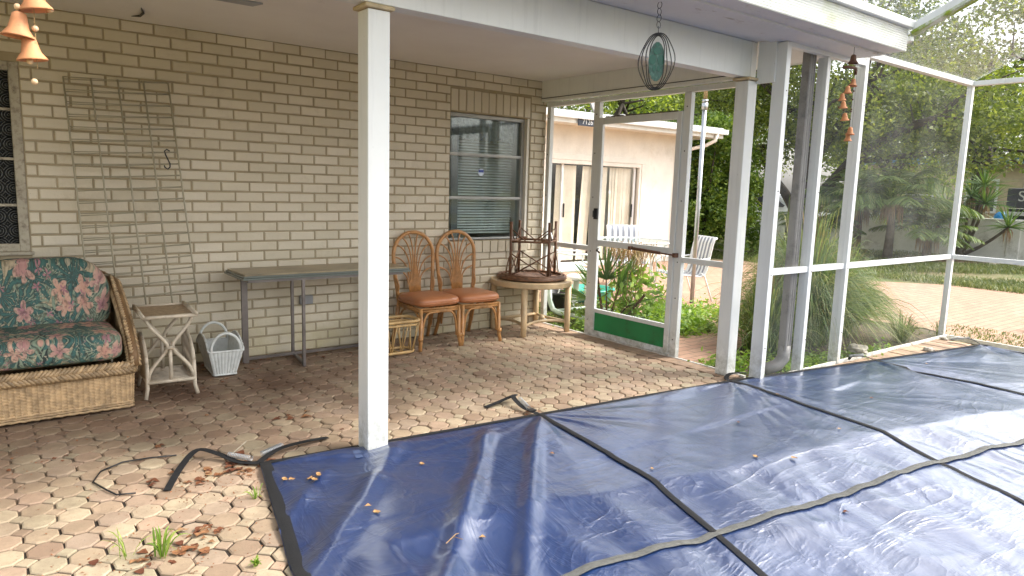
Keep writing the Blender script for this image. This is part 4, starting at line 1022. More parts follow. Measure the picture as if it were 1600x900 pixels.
# --- pair of rattan chairs
def rattan_chair(label):
    t = thing('rattan_chair', label, 'chair', (0, 0, 0), 0, 'rattan dining chairs against the brick wall')
    q = MB(); sup(q, (0, -.02, .398), (.218, .215, .046), .42, 48, 24, lambda x, y, z: (x*(1-.10*(y+.2)), y, z+.006*math.cos(x*6)*math.cos(y*6))); q.build('seat', 'vinyl', t, smooth=True)
    q = MB(); pts = [((.222*(1-.10*(y+.2)))*sx_, y, .405) for sx_, y in ()]
    ring = []
    for i in range(40):
        a = 2*math.pi*i/40; s_ = lambda v: math.copysign(abs(v)**.42, v); x, y = s_(math.cos(a))*.221, s_(math.sin(a))*.217; ring.append((x*(1-.10*(y+.2)), y-.02, .392))
    q.tube(ring, .0045, 6, closed=True); q.build('piping', 'vinyl', t, smooth=True)
    q = MB()
    for z in (.345, .325): q.tube([(-.19, -.205, z), (.19, -.205, z), (.17, .17, z), (-.17, .17, z)], .0125, 8, closed=True)
    q.build('seat_frame', 'rattan', t, smooth=True)
    for s in (-1, 1):
        q = MB(); q.tube([(s*.205, -.225, 0), (s*.192, -.212, .08), (s*.19, -.205, .35)], [.0165, .0165, .016], 10)
        q.tube(bez((s*.172, -.203, .10), (s*.172, -.203, .31), (s*.09, -.203, .315), 8)+[(0, -.203, .316)], .010, 8)
        q.tube(bez((s*.186, -.19, .10), (s*.186, -.19, .31), (s*.183, -.10, .315), 8), .010, 8)
        q.tube([(s*.198, -.218, .085), (s*.196, -.216, .115)], .021, 10); q.build('leg', 'rattan', t, smooth=True)
        q = MB(); q.tube([(s*.185, .27, 0), (s*.175, .22, .14), (s*.168, .185, .36)], [.0165, .017, .017], 10)
        q.tube(bez((s*.165, .19, .12), (s*.168, .17, .30), (s*.178, .05, .318), 8), .010, 8); q.build('leg', 'rattan', t, smooth=True)
    hoop = [(-.168, .185, .34), (-.178, .20, .46), (-.192, .215, .60), (-.200, .225, .72)]+[(-.2*math.cos(a), .228+.012*math.sin(a), .76+.195*math.sin(a)) for a in [math.pi*i/20 for i in range(21)]]+[(.200, .225, .72), (.192, .215, .60), (.178, .20, .46), (.168, .185, .34)]
    q = MB(); q.tube(hoop, .0165, 10); q.build('back_hoop', 'rattan', t, smooth=True)
    q = MB(); q.tube([(-.17, .19, .425), (.17, .19, .425)], .010, 8)
    for i in range(10):
        k = (i-4.5)/4.5; x0 = k*.058
        if abs(k) > .99: tgt = (math.copysign(.193, k), .225, .635)
        elif abs(k) > .7: tgt = (math.copysign(.196, k), .227, .745)
        elif abs(k) > .4: tgt = (math.copysign(.178, k), .232, .85)
        elif abs(k) > .2: tgt = (math.copysign(.125, k), .235, .915)
        else: tgt = (math.copysign(.055, k), .238, .948)
        bend = .55+.13*(1-abs(k))
        mid = (x0*1.15, .215, bend); c_ = (x0*1.3+k*.02, .222, tgt[2]-.06+.05*(abs(k)))
        q.tube([(x0*.85, .19, .425), (x0, .203, .50)]+bez(mid, c_, tgt, 9), .0068, 6)
    q.build('back_fan', 'rattan', t, smooth=True)
    for s in (-1, 1): q = MB(); q.tube(bez((s*.178, .205, .43), (s*.175, .13, .50), (s*.192, .218, .58), 6), .009, 6); q.build('elbow_brace', 'rattan', t, smooth=True)
    return t
c1 = rattan_chair('rattan chair with russet vinyl seat and fan back, half hidden by the white porch post'); c1.location = (-1.515, -.29, 0); c1.rotation_euler.z = R(2)
c2 = copy_tree(c1); c2['label'] = 'rattan chair with russet vinyl seat and fan back, next to the stacked round tables'; c2.location = (-1.085, -.29, 0); c2.rotation_euler.z = R(-1)
# --- bamboo magazine rack
t = thing('magazine_rack', 'low honey bamboo magazine rack in front of the rattan chairs', 'magazine rack', (-1.945, -.50, 0))
def rrect(w, d, z, r=.07, n=6):
    out = []
    for cx_, cy_, a0 in ((w-r, d-r, 0), (-w+r, d-r, 90), (-w+r, -d+r, 180), (w-r, -d+r, 270)):
        out += [(cx_+r*math.cos(R(a0+90*i/n)), cy_+r*math.sin(R(a0+90*i/n)), z) for i in range(n+1)]
    return out
q = MB(); q.tube(rrect(.19, .12, .285), .013, 8, closed=True); q.tube(rrect(.185, .115, .255), .010, 8, closed=True); q.build('top_rim', 'rattan_pale', t, smooth=True)
q = MB(); q.tube(rrect(.16, .085, .03), .012, 8, closed=True); q.tube([(0, -.085, .03), (0, .085, .03)], .01, 6); q.build('bottom_rim', 'rattan_pale', t, smooth=True)
q = MB()
for i in range(7):
    x = -.135+.045*i
    for sy in (-1, 1): q.tube([(x+(.018 if i % 2 else -.018), sy*.085, .03), (x*1.1-(.018 if i % 2 else -.018), sy*.118, .27)], .0055, 6)
for sx_ in (-1, 1):
    for y in (-.04, .04): q.tube([(sx_*.158, y, .03), (sx_*.188, y*1.3, .27)], .0055, 6)
q.build('slats', 'rattan_pale', t, smooth=True)
# --- cream round table
t = thing('round_table', 'cream round wooden table carrying an upturned twig table beside the window', 'table', (-.345, -.27, 0))
q = MB(); q.lathe([(.30, .452), (.385, .452), (.392, .46), (.392, .498), (.385, .505), (.30, .505), (.30, .452)], n=48); q.build('top_frame', 'tablecream', t, smooth=False, bevel=.002)
q = MB(); q.lathe([(0, .488), (.299, .488), (.299, .496), (0, .496)], n=40); q.build('top_panel', 'tray', t)
for sx_ in (-1, 1):
    for sy in (-1, 1):
        q = MB(); x, y = sx_*.268, sy*.238; q.tube([(x, y, 0), (x, y, .12), (x*1.0, y, .452)], [.026, .028, .031], 12); q.build('leg', 'tablecream', t, smooth=True)
q = MB(); q.tube(bez((-.262, -.238, .10), (0, -.08, .13), (.262, -.238, .10), 10), .014, 8); q.tube(bez((-.262, .238, .10), (0, .08, .13), (.262, .238, .10), 10), .014, 8)
q.tube(bez((-.268, -.22, .10), (-.14, 0, .12), (-.268, .22, .10), 10), .014, 8); q.tube(bez((.268, -.22, .10), (.14, 0, .12), (.268, .22, .10), 10), .014, 8); q.lathe([(0, .085), (.02, .088), (.03, .11), (.02, .13), (0, .135)], (.15, 0, 0)); q.build('stretcher', 'tablecream', t, smooth=True)
# --- upturned twig table
t = thing('twig_table', 'dark twig table standing upside down on the cream round table', 'table', (-.34, -.27, .508))
q = MB(); q.lathe([(0, .008), (.30, .008), (.315, .0), (.33, .010), (.335, .03), (.32, .045), (.305, .04), (.30, .018), (0, .018)], n=44)
q.tube([(.325*math.cos(a), .325*math.sin(a), .016+.003*math.sin(a*30)) for a in [2*math.pi*i/80 for i in range(80)]], .012, 6, closed=True)
q.tube([(.285*math.cos(a), .285*math.sin(a), .04+.003*math.sin(a*30)) for a in [2*math.pi*i/80 for i in range(80)]], .010, 6, closed=True)
for i in range(20): y = -.27+i*.0285; q.tube([(-math.sqrt(max(0, .08-y*y)), y, .02), (math.sqrt(max(0, .08-y*y)), y, .02)], .005, 5)
q.build('tabletop', 'twig', t, smooth=True)
LP = [(-.275, -.01), (.01, .225), (.275, -.01), (.0, -.235)]
for (x, y) in LP: q = MB(); q.tube([(x, y, .03), (x+.003, y, .28), (x, y, .545)], [.0145, .0135, .0145], 9); q.build('leg', 'twig', t, smooth=True)
q = MB()
for i in range(4):
    a, b = LP[i], LP[(i+1) % 4]; q.tube([(*a, .36), (*b, .36)], .0105, 7)
    q.tube([(*a, .375), ((a[0]*.8+b[0]*.2), (a[1]*.8+b[1]*.2), .375)], .013, 7)
q.build('stretcher', 'twig', t, smooth=True)
q = MB()
for i in range(4):
    a, b = LP[i], LP[(i+1) % 4]
    q.tube([(*a, .25), (b[0]*1.05, b[1]*1.05, .03)], .006, 6); q.tube([(*b, .25), (a[0]*1.05, a[1]*1.05, .03)], .006, 6)
    q.tube([(*a, .48), (a[0]*.6+b[0]*.4, a[1]*.6+b[1]*.4, .365)], .006, 6); q.tube([(*b, .48), (b[0]*.6+a[0]*.4, b[1]*.6+a[1]*.4, .365)], .006, 6)
    q.tube(bez((*a, .25), (a[0]*1.15, a[1]*1.15, .15), (a[0]*1.18, a[1]*1.18, .03), 5), .006, 6)
q.build('cross_brace', 'twig', t, smooth=True)
# --- wire trellis leaning on the wall, S hook
t = thing('wire_trellis', 'tall cream wire trellis leaning against the brick wall above the side table', 'trellis', (-3.72, -.03, 1.2))
A, B_, C_, D_ = Vector((-4.07, -.045, 1.985)), Vector((-3.455, -.045, 2.015)), Vector((-4.02, -.32, .47)), Vector((-3.375, -.32, .50))
q = MB(); o = t.location
for i in range(5): f = i/4; q.tube([A.lerp(B_, f)-o, (A.lerp(C_, .5)).lerp(B_.lerp(D_, .5), f)-o+Vector((0, -.004, 0)), C_.lerp(D_, f)-o], .0056, 6)
q.build('upright_wires', 'wire', t, smooth=True)
q = MB()
for i in range(20):
    f = i/19*.985; l_, r_ = A.lerp(C_, f), B_.lerp(D_, f)
    for dz, dy in ((0, .006), (.014, .011)): q.tube([l_+Vector((0, dy, -dz))-o, l_.lerp(r_, .5)+Vector((0, dy, -dz*.4-.004))-o, r_+Vector((0, dy, -dz*.3))-o], .0034, 5)
q.build('cross_wires', 'wire', t, smooth=True)
q = MB(); hk = []
hp = [(.012, .055), (-.004, .068), (-.018, .055), (-.012, .03), (.0, 0), (.012, -.03), (.012, -.052), (-.002, -.068), (-.018, -.056), (-.022, -.042)]
for x, z in hp: hk.append((x*1.1, 0, z))
hk = hk
q.tube([hk[0]]+[Vector(hk[i-1])*.06+Vector(hk[i])*.88+Vector(hk[i+1])*.06 for i in range(1, 9)]+[hk[9]], .0048, 6)
ob = q.build('s_hook', 'blackiron', smooth=True); ob.location = (-3.50, -.165, 1.49); tag(ob, 'black S-shaped hook hanging on the wire trellis', 'hook')

# --- hanging ornaments
def bell(q, x, y, z, s, tilt=0):
    m_ = Matrix.Rotation(tilt, 4, 'Y')
    q.lathe([(.0, .0), (.10, -.02), (.22, -.10), (.27, -.35), (.33, -.62), (.50, -.86), (.52, -.92), (.44, -.88), (.28, -.6), (.2, -.12)], (x, y, z), 18, m_ @ Matrix.Scale(s, 4))
wc = thing('wind_chime', 'terracotta bell wind chime hanging at the top left corner', 'wind chime', (-4.41, -2.9, 2.44))
q = MB(); q.tube([(0, 0, 0), (0, 0, -.76)], .0012, 5); q.tube([(-.03, 0, -.36), (-.03, 0, -.49)], .001, 4); q.tube([(.03, 0, -.36), (.03, 0, -.60)], .001, 4); q.build('cord', 'tape', wc)
q = MB(); q.lathe([(0, -.20), (.05, -.205), (.10, -.24), (.10, -.25), (0, -.245)], n=24); q.build('chime_disc', 'terracotta', wc, smooth=True)
for (x, z, s, ti) in ((.03, -.37, .078, .1), (.025, -.455, .080, .1), (-.005, -.515, .086, -.15), (-.035, -.600, .082, .1), (-.018, -.665, .078, -.1)):
    q = MB(); bell(q, x, 0, z, s, ti); q.build('bell', 'terracotta', wc, smooth=True)
for (x, z) in ((-.045, -.505), (-.035, -.52), (.04, -.585), (.0, -.645), (-.018, -.74), (-.01, -.797), (-.04, -.59)):
    q = MB(); q.ball((x, -.005, z), .009, 8); q.build('bead', 'bead', wc, smooth=True)
wc = thing('wind_chime', 'rust coloured clay bell wind chime hanging in front of the second pool-side enclosure post', 'wind chime', (.49, -2.80, 2.434))
q = MB(); q.tube([(0, 0, 0), (0, 0, -.10)], .002, 5); q.tube([(-.07, 0, -.15), (-.09, 0, -.42)], .001, 4); q.tube([(.07, 0, -.15), (.075, 0, -.62)], .001, 4); q.build('cord', 'blackiron', wc)
q = MB(); bell(q, 0, 0, -.05, .07); q.build('bell', 'rust', wc, smooth=True)
q = MB(); q.tube([(-.09, .02, -.15), (-.045, .0, -.143), (0, -.02, -.148), (.05, 0, -.143), (.09, .02, -.15)], .011, 7); q.tube([(.085, .02, -.15), (.09, .02, -.18)], .010, 6); q.build('chime_bar', 'rust', wc, smooth=True)
for (x, z, s) in ((0, -.22, .058), (-.06, -.275, .058), (-.10, -.33, .056), (-.11, -.385, .058), (-.075, -.465, .060), (.03, -.555, .062), (.03, -.605, .056)):
    q = MB(); bell(q, x, rnd.uniform(-.02, .02), z, s, rnd.uniform(-.15, .15)); q.build('bell', 'terracotta', wc, smooth=True)
for (x, z) in ((.055, -.24), (.05, -.30), (.045, -.36), (.04, -.43), (.038, -.445), (-.03, -.30), (-.05, -.36), (-.14, -.43), (-.07, -.445), (.035, -.50)):
    q = MB(); q.ball((x, 0, z), .0065, 6); q.build('bead', 'rust', wc, smooth=True)
sp = thing('garden_spinner', 'black wire spinner with a green stained-glass turtle hanging from the soffit', 'wind spinner', (-1.42, -2.65, 2.434))
q = MB()
for k in range(4): q.tube([(.016*math.cos(a), 0, -.015-k*.036-.018*math.sin(a)) if k % 2 else (0, .016*math.cos(a), -.015-k*.036-.018*math.sin(a)) for a in [2*math.pi*i/14 for i in range(14)]], .0018, 5, closed=True)
q.tube([(0, 0, -.13), (0, 0, -.18)], .002, 5); q.build('chain', 'blackiron', sp)
q = MB()
for k, rx in enumerate((.098, .088, .066, .045)):
    th = R((-38, -38+14, -25, -60)[k]); pts = []
    for i in range(40):
        a = 2*math.pi*i/40; rr = rx*(1+.07*math.cos(4*a+k)); x = rr*math.cos(a); z = -.325+.158*(1-.03*k)*math.sin(a)+.12*x
        pts.append((x*math.cos(th), x*math.sin(th), z))
    q.tube(pts, .0032, 6, closed=True)
q.build('wire_loops', 'blackiron', sp)
ca, sa = math.cos(R(-38)), math.sin(R(-38))
def disc(cx_, cz_, rx, rz, th, mat, name, yo=0):
    q = MB(); pr = []
    n = 18; vs = [];
    for s in (-1, 1): vs += [((cx_+rx*math.cos(2*math.pi*i/n))*ca-(s*th+yo)*sa, (cx_+rx*math.cos(2*math.pi*i/n))*sa+(s*th+yo)*ca, cz_+rz*math.sin(2*math.pi*i/n)) for i in range(n)]
    q.add(vs, [tuple(range(n)), tuple(range(2*n-1, n-1, -1))]+[(i, (i+1) % n, n+(i+1) % n, n+i) for i in range(n)]); return q.build(name, mat, sp)
M['patina'] = simple('patina_metal', (.06, .12, .10), .4, .4, 60, .5, 90, metal=.5)
disc(0, -.325, .046, .11, .002, 'patina', 'glass_surround')
for a in ((0, -.265, .022, .02), (-.024, -.315, .019, .028), (.024, -.315, .019, .028), (0, -.232, .011, .014), (-.012, -.362, .009, .018), (.014, -.362, .009, .018)): disc(*a, .0045, 'gemgreen', 'glass_piece')

# --- litter on the floor and on the cover
def leaf_item(x, y, z, s, mat, label, group):
    q = MB(); a = rnd.uniform(0, 6.3); n = 7; vs = []
    for i in range(n):
        t_ = i/(n-1); w_ = s*.32*math.sin(math.pi*min(1, t_*1.05+.02)); cu = s*.35*math.sin(t_*3+a)*.5
        for k in (-1, 0, 1): vs.append((t_*s, k*w_*(1+.3*math.sin(t_*9+a))+.12*s*math.sin(t_*5+a), .003+abs(k)*s*.10*math.sin(t_*4+a)**2+max(0, cu)*.3))
    fs = [(i*3+k, i*3+k+1, i*3+k+4, i*3+k+3) for i in range(n-1) for k in (0, 1)]
    q.add(vs, fs); ob = q.build('dead_leaf', mat, smooth=True); ob.location = (x, y, z); ob.rotation_euler = (0, 0, a); return tag(ob, label, 'leaf', group)
spots = []
LLS = ['beside the black straps at the cover corner', 'against the corner of the pool cover', 'in the small pile below the black straps', 'among the leafy weed at the bottom left', 'in the loose clump left of the porch post', 'between armchair and black straps', 'near the left edge, in front of the armchair', 'by the middle cover strap', 'against the brick wall under the console table', 'under the cane side table', 'under the left end of the console table', 'behind the bamboo magazine rack', 'behind the white basket', 'on the open paving left of the screen door', 'at the left edge of the paving', 'near the porch column on the right', 'between console table and porch post', 'in front of the white basket']
for ci, (cx_, cy_, n, sp_) in enumerate(((-3.73, -2.17, 26, .12), (-3.60, -2.22, 14, .07), (-3.95, -2.69, 16, .055), (-4.10, -2.80, 20, .085), (-3.19, -1.59, 6, .05), (-3.91, -1.64, 2, .02), (-4.33, -1.54, 2, .04), (-1.90, -2.2, 8, .06), (-2.6, -.10, 14, .3), (-3.5, -.55, 10, .22), (-2.9, -.25, 16, .3), (-2.2, -.08, 14, .3), (-3.3, -.15, 14, .25), (-1.2, -1.6, 3, .8), (-4.6, -1.9, 4, .4), (-.3, -1.9, 3, .3), (-2.5, -1.4, 5, .8), (-3.5, -1.3, 6, .5))):
    for i in range(n): spots.append((cx_+rnd.gauss(0, sp_), min(-.02, cy_+rnd.gauss(0, sp_*.55)), ci))
for x, y, ci in spots:
    if x > -.1 or (x > -3.5 and y < -2.28 and x < -2.1): continue
    if y < -2.17-(x+3.56)*.09-.0 and x > -3.56: continue
    leaf_item(x, y, .001, rnd.uniform(.018, .05)*(1.35 if ci in (0, 2, 3, 4) else 1), 'deadleaf', 'curled brown dead leaf '+LLS[ci], 'dead leaves '+LLS[ci])
def on_cover(x, y, s, mat='paleleaf'):
    best = min(((abs(cxy(i/80, j/60*3)[0]-x)+abs(cxy(i/80, j/60*3)[1]-y), i/80, j/60*3) for i in range(81) for j in range(61)))
    leaf_item(x, y, cz(best[1], best[2])+.003, s, mat, 'small tan dead leaf lying on the blue pool cover', 'dead leaves on the pool cover')
for x, y in ((-3.53, -2.46), (-3.515, -2.475), (-3.44, -2.50), (-3.40, -2.51), (-3.385, -2.50), (-3.42, -2.52), (-3.34, -2.93), (-3.325, -2.94), (-3.05, -3.35), (-1.22, -3.57), (-1.40, -3.49), (-.61, -3.52), (-2.0, -3.3), (-2.9, -2.6), (-.3, -2.9), (1.6, -3.1)): on_cover(x, y, rnd.uniform(.025, .042))
for x, y in ((-1.44, -3.97), (-1.0, -3.1), (-2.3, -2.9), (.2, -3.3)): on_cover(x, y, .03, 'deadleaf')
g = np.random.default_rng(99); P = []
for (x, y, sx_, sy, n) in ((-3.75, -2.25, .22, .12, 260), (-4.05, -2.8, .3, .2, 260), (-2.7, -.12, .6, .06, 300), (-3.5, -.5, .35, .25, 160), (-4.3, -1.6, .3, .4, 120), (-1.9, -2.18, .3, .05, 90), (-.3, -2.3, .2, .12, 80), (-2, -1.2, 1.2, .7, 200)):
    for k in range(n):
        px_, py_ = g.normal(x, sx_), g.normal(y, sy)
        if py_ < -.02 and px_ < -.05 and not (px_ > -3.6 and py_ < -2.16-(px_+3.56)*.09): P.append((px_, py_, .003))
tag(leaves('leaf_crumbs', np.array(P), .012, 'deadleaf', None, g, .9, .5), 'crumbled brown leaf fragments and dirt scattered over the patio paving', 'debris', kind='stuff')
q = MB(); q.tube([(-4.10, -2.19, .006), (-4.17, -2.17, .008), (-4.20, -2.10, .012), (-4.235, -1.97, .008), (-4.19, -1.86, .01), (-4.09, -1.79, .008), (-3.98, -1.80, .008), (-3.86, -1.84, .01)], .004, 6)
tag(q.build('loose_wire', 'blackiron', smooth=True), 'thin dark wire curled in a loop on the paving left of the black straps', 'wire')
q = MB(); q.tube([(-3.63, -1.96, .006), (-3.52, -1.83, .008)], .003, 5); tag(q.build('twig', 'cane_white'), 'short pale twig on the paving above the pool cover corner', 'twig')
q = MB(); q.tube([(-3.25, -3.37, cz(.05, 1.2)+.02), (-3.18, -3.33, cz(.05, 1.2)+.02), (-3.10, -3.28, cz(.07, 1.1)+.02)], .002, 5)
q.tube([(-3.20, -3.34, cz(.05, 1.2)+.02), (-3.18, -3.38, cz(.05, 1.2)+.02)], .0015, 5); tag(q.build('dry_sprig', 'drystraw'), 'dry forked sprig on the near corner of the pool cover', 'twig')
def tuft(name, x, y, z, n, h, spread, mat, label, cat, w_=.006, seed=1, group=None, droop=.5, flop=1):
    g = np.random.default_rng(seed); a = g.uniform(0, 2*np.pi, n); r = np.abs(g.normal(0, 1, n)); L_ = h*g.uniform(.55, 1.1, n)
    base = np.stack([.12*spread*r*np.cos(a), .12*spread*r*np.sin(a), np.zeros(n)], 1); out = spread*np.clip(g.normal(.55, .3, n), .05, 1.3)
    ctrl = base+np.stack([np.cos(a)*out*.35, np.sin(a)*out*.35, L_], 1); tip = base+np.stack([np.cos(a)*out*1.0, np.sin(a)*out*1.0, L_*(1-droop*np.clip(out/spread, 0, 1)*flop)], 1)
    ob = blades(name, base, tip, ctrl, g.uniform(.6, 1.2, n)*w_, mat); ob.location = (x, y, z); return tag(ob, label, cat, group)
tuft('grass_tuft', -3.69, -2.52, 0, 9, .07, .06, 'weed', 'bright green grass tuft growing against the corner of the pool cover', 'weed', .007, 3)
tuft('grass_tuft', -3.86, -3.06, 0, 26, .03, .035, 'weed', 'small green weed between pavers close to the cover edge at the bottom', 'weed', .010, 4)
tuft('grass_tuft', -4.12, -2.81, 0, 26, .12, .10, 'weed', 'green weed with long blades growing among red brown leaves', 'weed', .007, 5)
tuft('grass_tuft', -4.22, -2.74, 0, 9, .13, .14, 'weed', 'thin sprawling green grass blades left of the leafy weed', 'weed', .004, 6)

# ================================================================== NEIGHBOURING WING ACROSS THE COURT
wing = thing('white_house', 'low pale stucco house wing across the court with sliding door and white eaves', 'house', (3.4, 4.0, -.05))
def Wg(name, mat, parent=None, **k): return q.build(name, mat, parent or wing, world=True, **k)
q = MB(); zT = 2.5
for a, b, c, d in ((0, 3.42, -.05, zT), (5.80, 6.83, -.05, zT), (3.42, 5.80, 1.87, zT)): q.box(a, b, 4.0, 4.2, c, d)
q.box(6.65, 6.83, 4.2, 9, -.05, zT); Wg('wall', 'stucco')
q = MB(); q.box(-.5, 7.55, 3.52, 9, 2.47, 2.485); Wg('soffit', 'trim')
q = MB(); q.box(-.5, 7.62, 3.49, 3.515, 2.455, 2.60); q.box(7.60, 7.625, 3.516, 9, 2.455, 2.60); Wg('fascia', 'white', bevel=.004)
q = MB(); q.box(-.5, 7.66, 3.40, 3.488, 2.53, 2.545); q.box(-.5, 7.66, 3.395, 3.405, 2.546, 2.625); q.box(-.5, 7.66, 3.476, 3.487, 2.546, 2.63); Wg('gutter', 'alu')
q = MB()
q.add([(-.5, 3.5, 2.61), (7.63, 3.5, 2.61), (7.63, 9, 2.85), (-.5, 9, 2.85), (-.5, 3.5, 2.66), (7.63, 3.5, 2.66), (7.63, 9, 2.90), (-.5, 9, 2.90)], [(0, 3, 2, 1), (4, 5, 6, 7), (0, 1, 5, 4), (1, 2, 6, 5), (2, 3, 7, 6), (3, 0, 4, 7)]); Wg('roof', 'roofwhite')
q = MB(); q.tube([(7.35, 3.44, 2.53), (7.33, 3.46, 2.40), (7.22, 3.6, 2.30), (6.95, 3.88, 2.20), (6.84, 3.945, 2.10), (6.83, 3.95, 1.9), (6.83, 3.95, .05)], .037, 10); Wg('downspout', 'trim', smooth=True)
# sliding door
q = MB(); q.box(3.42, 5.80, 3.985, 4.05, 1.80, 1.869); q.box(3.42, 3.47, 3.985, 4.05, 0, 1.80); q.box(5.74, 5.80, 3.985, 4.05, 0, 1.80); q.box(3.42, 5.80, 3.96, 4.08, -.05, .0)
sl = Wg('sliding_door', 'trim', bevel=.004); tag(sl, 'sliding glass door with cream vertical blinds')
q = MB(); q.box(3.30, 5.92, 3.975, 3.998, 1.871, 1.97); q.box(5.801, 5.92, 3.975, 3.998, -.05, 1.87); Wg('door_trim', 'trim', sl, bevel=.004)
q = MB()
for x in (3.49, 3.80, 4.55, 4.66, 5.66): q.box(x, x+.05, 4.052, 4.085, .03, 1.80)
q.box(3.47, 5.74, 4.052, 4.085, 0, .029); Wg('door_stile', 'whitepl', sl)
q = MB(); q.box(3.855, 3.87, 4.02, 4.05, .85, 1.10); q.box(5.615, 5.63, 4.02, 4.05, .85, 1.10); Wg('door_pull', 'blackpl', sl)
q = MB(); q.box(3.47, 5.74, 4.07, 4.074, .03, 1.80); Wg('pane', 'doorglass', sl)
q = MB(); x = 3.55
while x < 5.68:
    if not (3.62 < x < 3.78 or 4.22 < x < 4.36 or 5.0 < x < 5.06):
        ln = rnd.uniform(-.03, .03) if not 4.3 < x < 4.6 else -.09; a = rnd.uniform(-.5, .4); w_ = .045
        dx, dy = math.cos(a)*w_, math.sin(a)*w_
        q.add([(x-dx+ln, 4.13-dy, .06), (x+dx+ln, 4.13+dy, .06), (x+dx, 4.13+dy, 1.78), (x-dx, 4.13-dy, 1.78)], [(0, 1, 2, 3)])
    x += .078
Wg('vertical_blind', 'curtain', sl)
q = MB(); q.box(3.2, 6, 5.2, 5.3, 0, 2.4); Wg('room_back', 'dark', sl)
q = MB(); q.lathe([(0, 0), (.03, 0), (.03, .002), (0, .002)], (5.03, 4.062, 1.32), 16, Matrix.Rotation(R(90), 4, 'X')); Wg('door_sticker', 'whitepl', sl)
q = MB(); q.box(3.60, 4.02, 3.452, 3.47, 2.42, 2.555); nb = Wg('house_number', 'navysign', bevel=.004)
text_mesh('number_text', '7126', .125, 'whitepl', nb, (3.81-3.4, 3.449-4.0, 2.487+.05), (R(90), 0, 0))
# roof things
t = thing('satellite_dish', 'grey satellite dish standing on the low white roof of the wing', 'satellite dish', (5.4, 4.9, 2.66))
q = MB(); q.lathe([(0, .05), (.12, .043), (.22, .02), (.27, 0), (.275, .005), (.22, .028), (.12, .052), (0, .06)], (0, 0, .28), 24, Matrix.Rotation(R(62), 4, 'X') @ Matrix.Rotation(R(20), 4, 'Y')); q.build('dish', 'greyspout', t, smooth=True)
q = MB(); q.tube([(0, .05, 0), (0, .05, .28)], .018, 8); q.build('mast', 'steel', t)
t = thing('roof_vent', 'small round grey vent cap on the low white roof', 'vent', (6.35, 5.1, 2.68)); q = MB(); q.lathe([(.05, 0), (.05, .15), (.11, .17), (.10, .22), (.04, .25), (0, .26)], n=16); q.build('cap', 'greyspout', t, smooth=True)

# ================================================================== COURT AND GARDEN OBJECTS
# pole with wrapped top
t = thing('bamboo_pole', 'tall galvanised pole with a brown wrapped top standing in the weeds by the screen door', 'pole', (2.72, .20, GZ))
q = MB(); q.tube([(0, 0, 0), (0, 0, 2.46)], .027, 12); q.build('pole', 'steel', t, smooth=True)
q = MB(); q.tube([(0, 0, 2.44), (0, 0, 2.52)], .038, 12); q.tube([(0, 0, 2.53), (0, 0, 2.56)], .036, 12); q.build('collar', 'steel', t, smooth=True)
q = MB(); q.tube([(0, 0, 2.52), (0, 0, 3.1)], .023, 10); q.build('wrapped_top', 'tape', t, smooth=True)
q = MB(); q.tube([(0.03, 0, 1.22), (.05, 0, 1.22), (.05, 0, 1.27)], .006, 6); q.build('hook', 'steel', t)
t.name = 'garden_pole'
# garden chairs
M['strapgrey'] = simple('grey_vinyl_strap', (.22, .24, .28), .5, .05); M['strapwhite'] = simple('white_vinyl_strap', (.74, .75, .75), .45, .04)
def garden_chair(label, group='striped garden chairs around the glass table'):
    t = thing('garden_chair', label, 'chair', (0, 0, 0), 0, group)
    prof = [(-.24, .36), (-.22, .385), (0, .37), (.16, .355), (.20, .37), (.235, .45), (.27, .62), (.305, .80), (.335, .875), (.36, .88)]
    for col_, par in (('strapwhite', 0), ('strapgrey', 1)):
        q = MB(); n = 11
        for k in range(n):
            if k % 2 != par: continue
            x0 = -.235+.47*k/n; x1 = x0+.47/n*(.96 if par else 1.04)
            vs = [(x, y, z) for (y, z) in prof for x in (x0, x1)]; q.add(vs, [(i*2, i*2+1, i*2+3, i*2+2) for i in range(len(prof)-1)])
        q.build('sling_'+('white' if par == 0 else 'grey')+'_straps', col_, t, smooth=True)
    for s in (-1, 1):
        q = MB(); q.tube([(s*.25, y, z-.006) for (y, z) in prof], .013, 8); q.build('side_rail', 'whitepl', t, smooth=True)
        q = MB(); q.tube([(s*.27, -.30, 0), (s*.265, -.25, .35), (s*.265, -.26, .52), (s*.268, -.18, .58), (s*.268, .05, .575), (s*.262, .26, .60)], .012, 8); q.build('front_leg_and_arm', 'whitepl', t, smooth=True)
        q = MB(); q.tube([(s*.27, .34, 0), (s*.262, .20, .36), (s*.255, .15, .40)], .012, 8); q.build('rear_leg', 'whitepl', t, smooth=True)
    q = MB(); q.tube([(-.25, .36, .878), (.25, .36, .878)], .014, 8); q.tube([(-.265, -.25, .33), (.265, -.25, .33)], .011, 8); q.tube([(-.262, .2, .36), (.262, .2, .36)], .011, 8); q.build('cross_rail', 'whitepl', t, smooth=True)
    return t
g1 = garden_chair('striped garden chair behind the glass table, seen from the front'); g1.location = (3.15, 1.75, GZ); g1.rotation_euler.z = R(-30)
g2 = copy_tree(g1); g2['label'] = 'striped garden chair right of the glass table, seen side-on beside the pole'; g2.location = (2.86, .50, GZ); g2.rotation_euler.z = R(-112); g2.scale = (.95,)*3
g3 = copy_tree(g1); g3['label'] = 'striped garden chair left of the glass table, behind the left screen panel'; g3.location = (1.70, 1.45, GZ); g3.rotation_euler.z = R(62)
t = thing('glass_table', 'round glass garden table with white frame between striped chairs', 'table', (2.62, 1.15, GZ))
q = MB(); q.lathe([(0, .735), (.54, .735), (.54, .742), (0, .742)], n=40); q.build('glass_top', 'tableglass', t, smooth=False)
q = MB(); q.tube([(.545*math.cos(a), .545*math.sin(a), .738) for a in [2*math.pi*i/48 for i in range(48)]], .014, 8, closed=True); q.build('rim', 'whitepl', t, smooth=True)
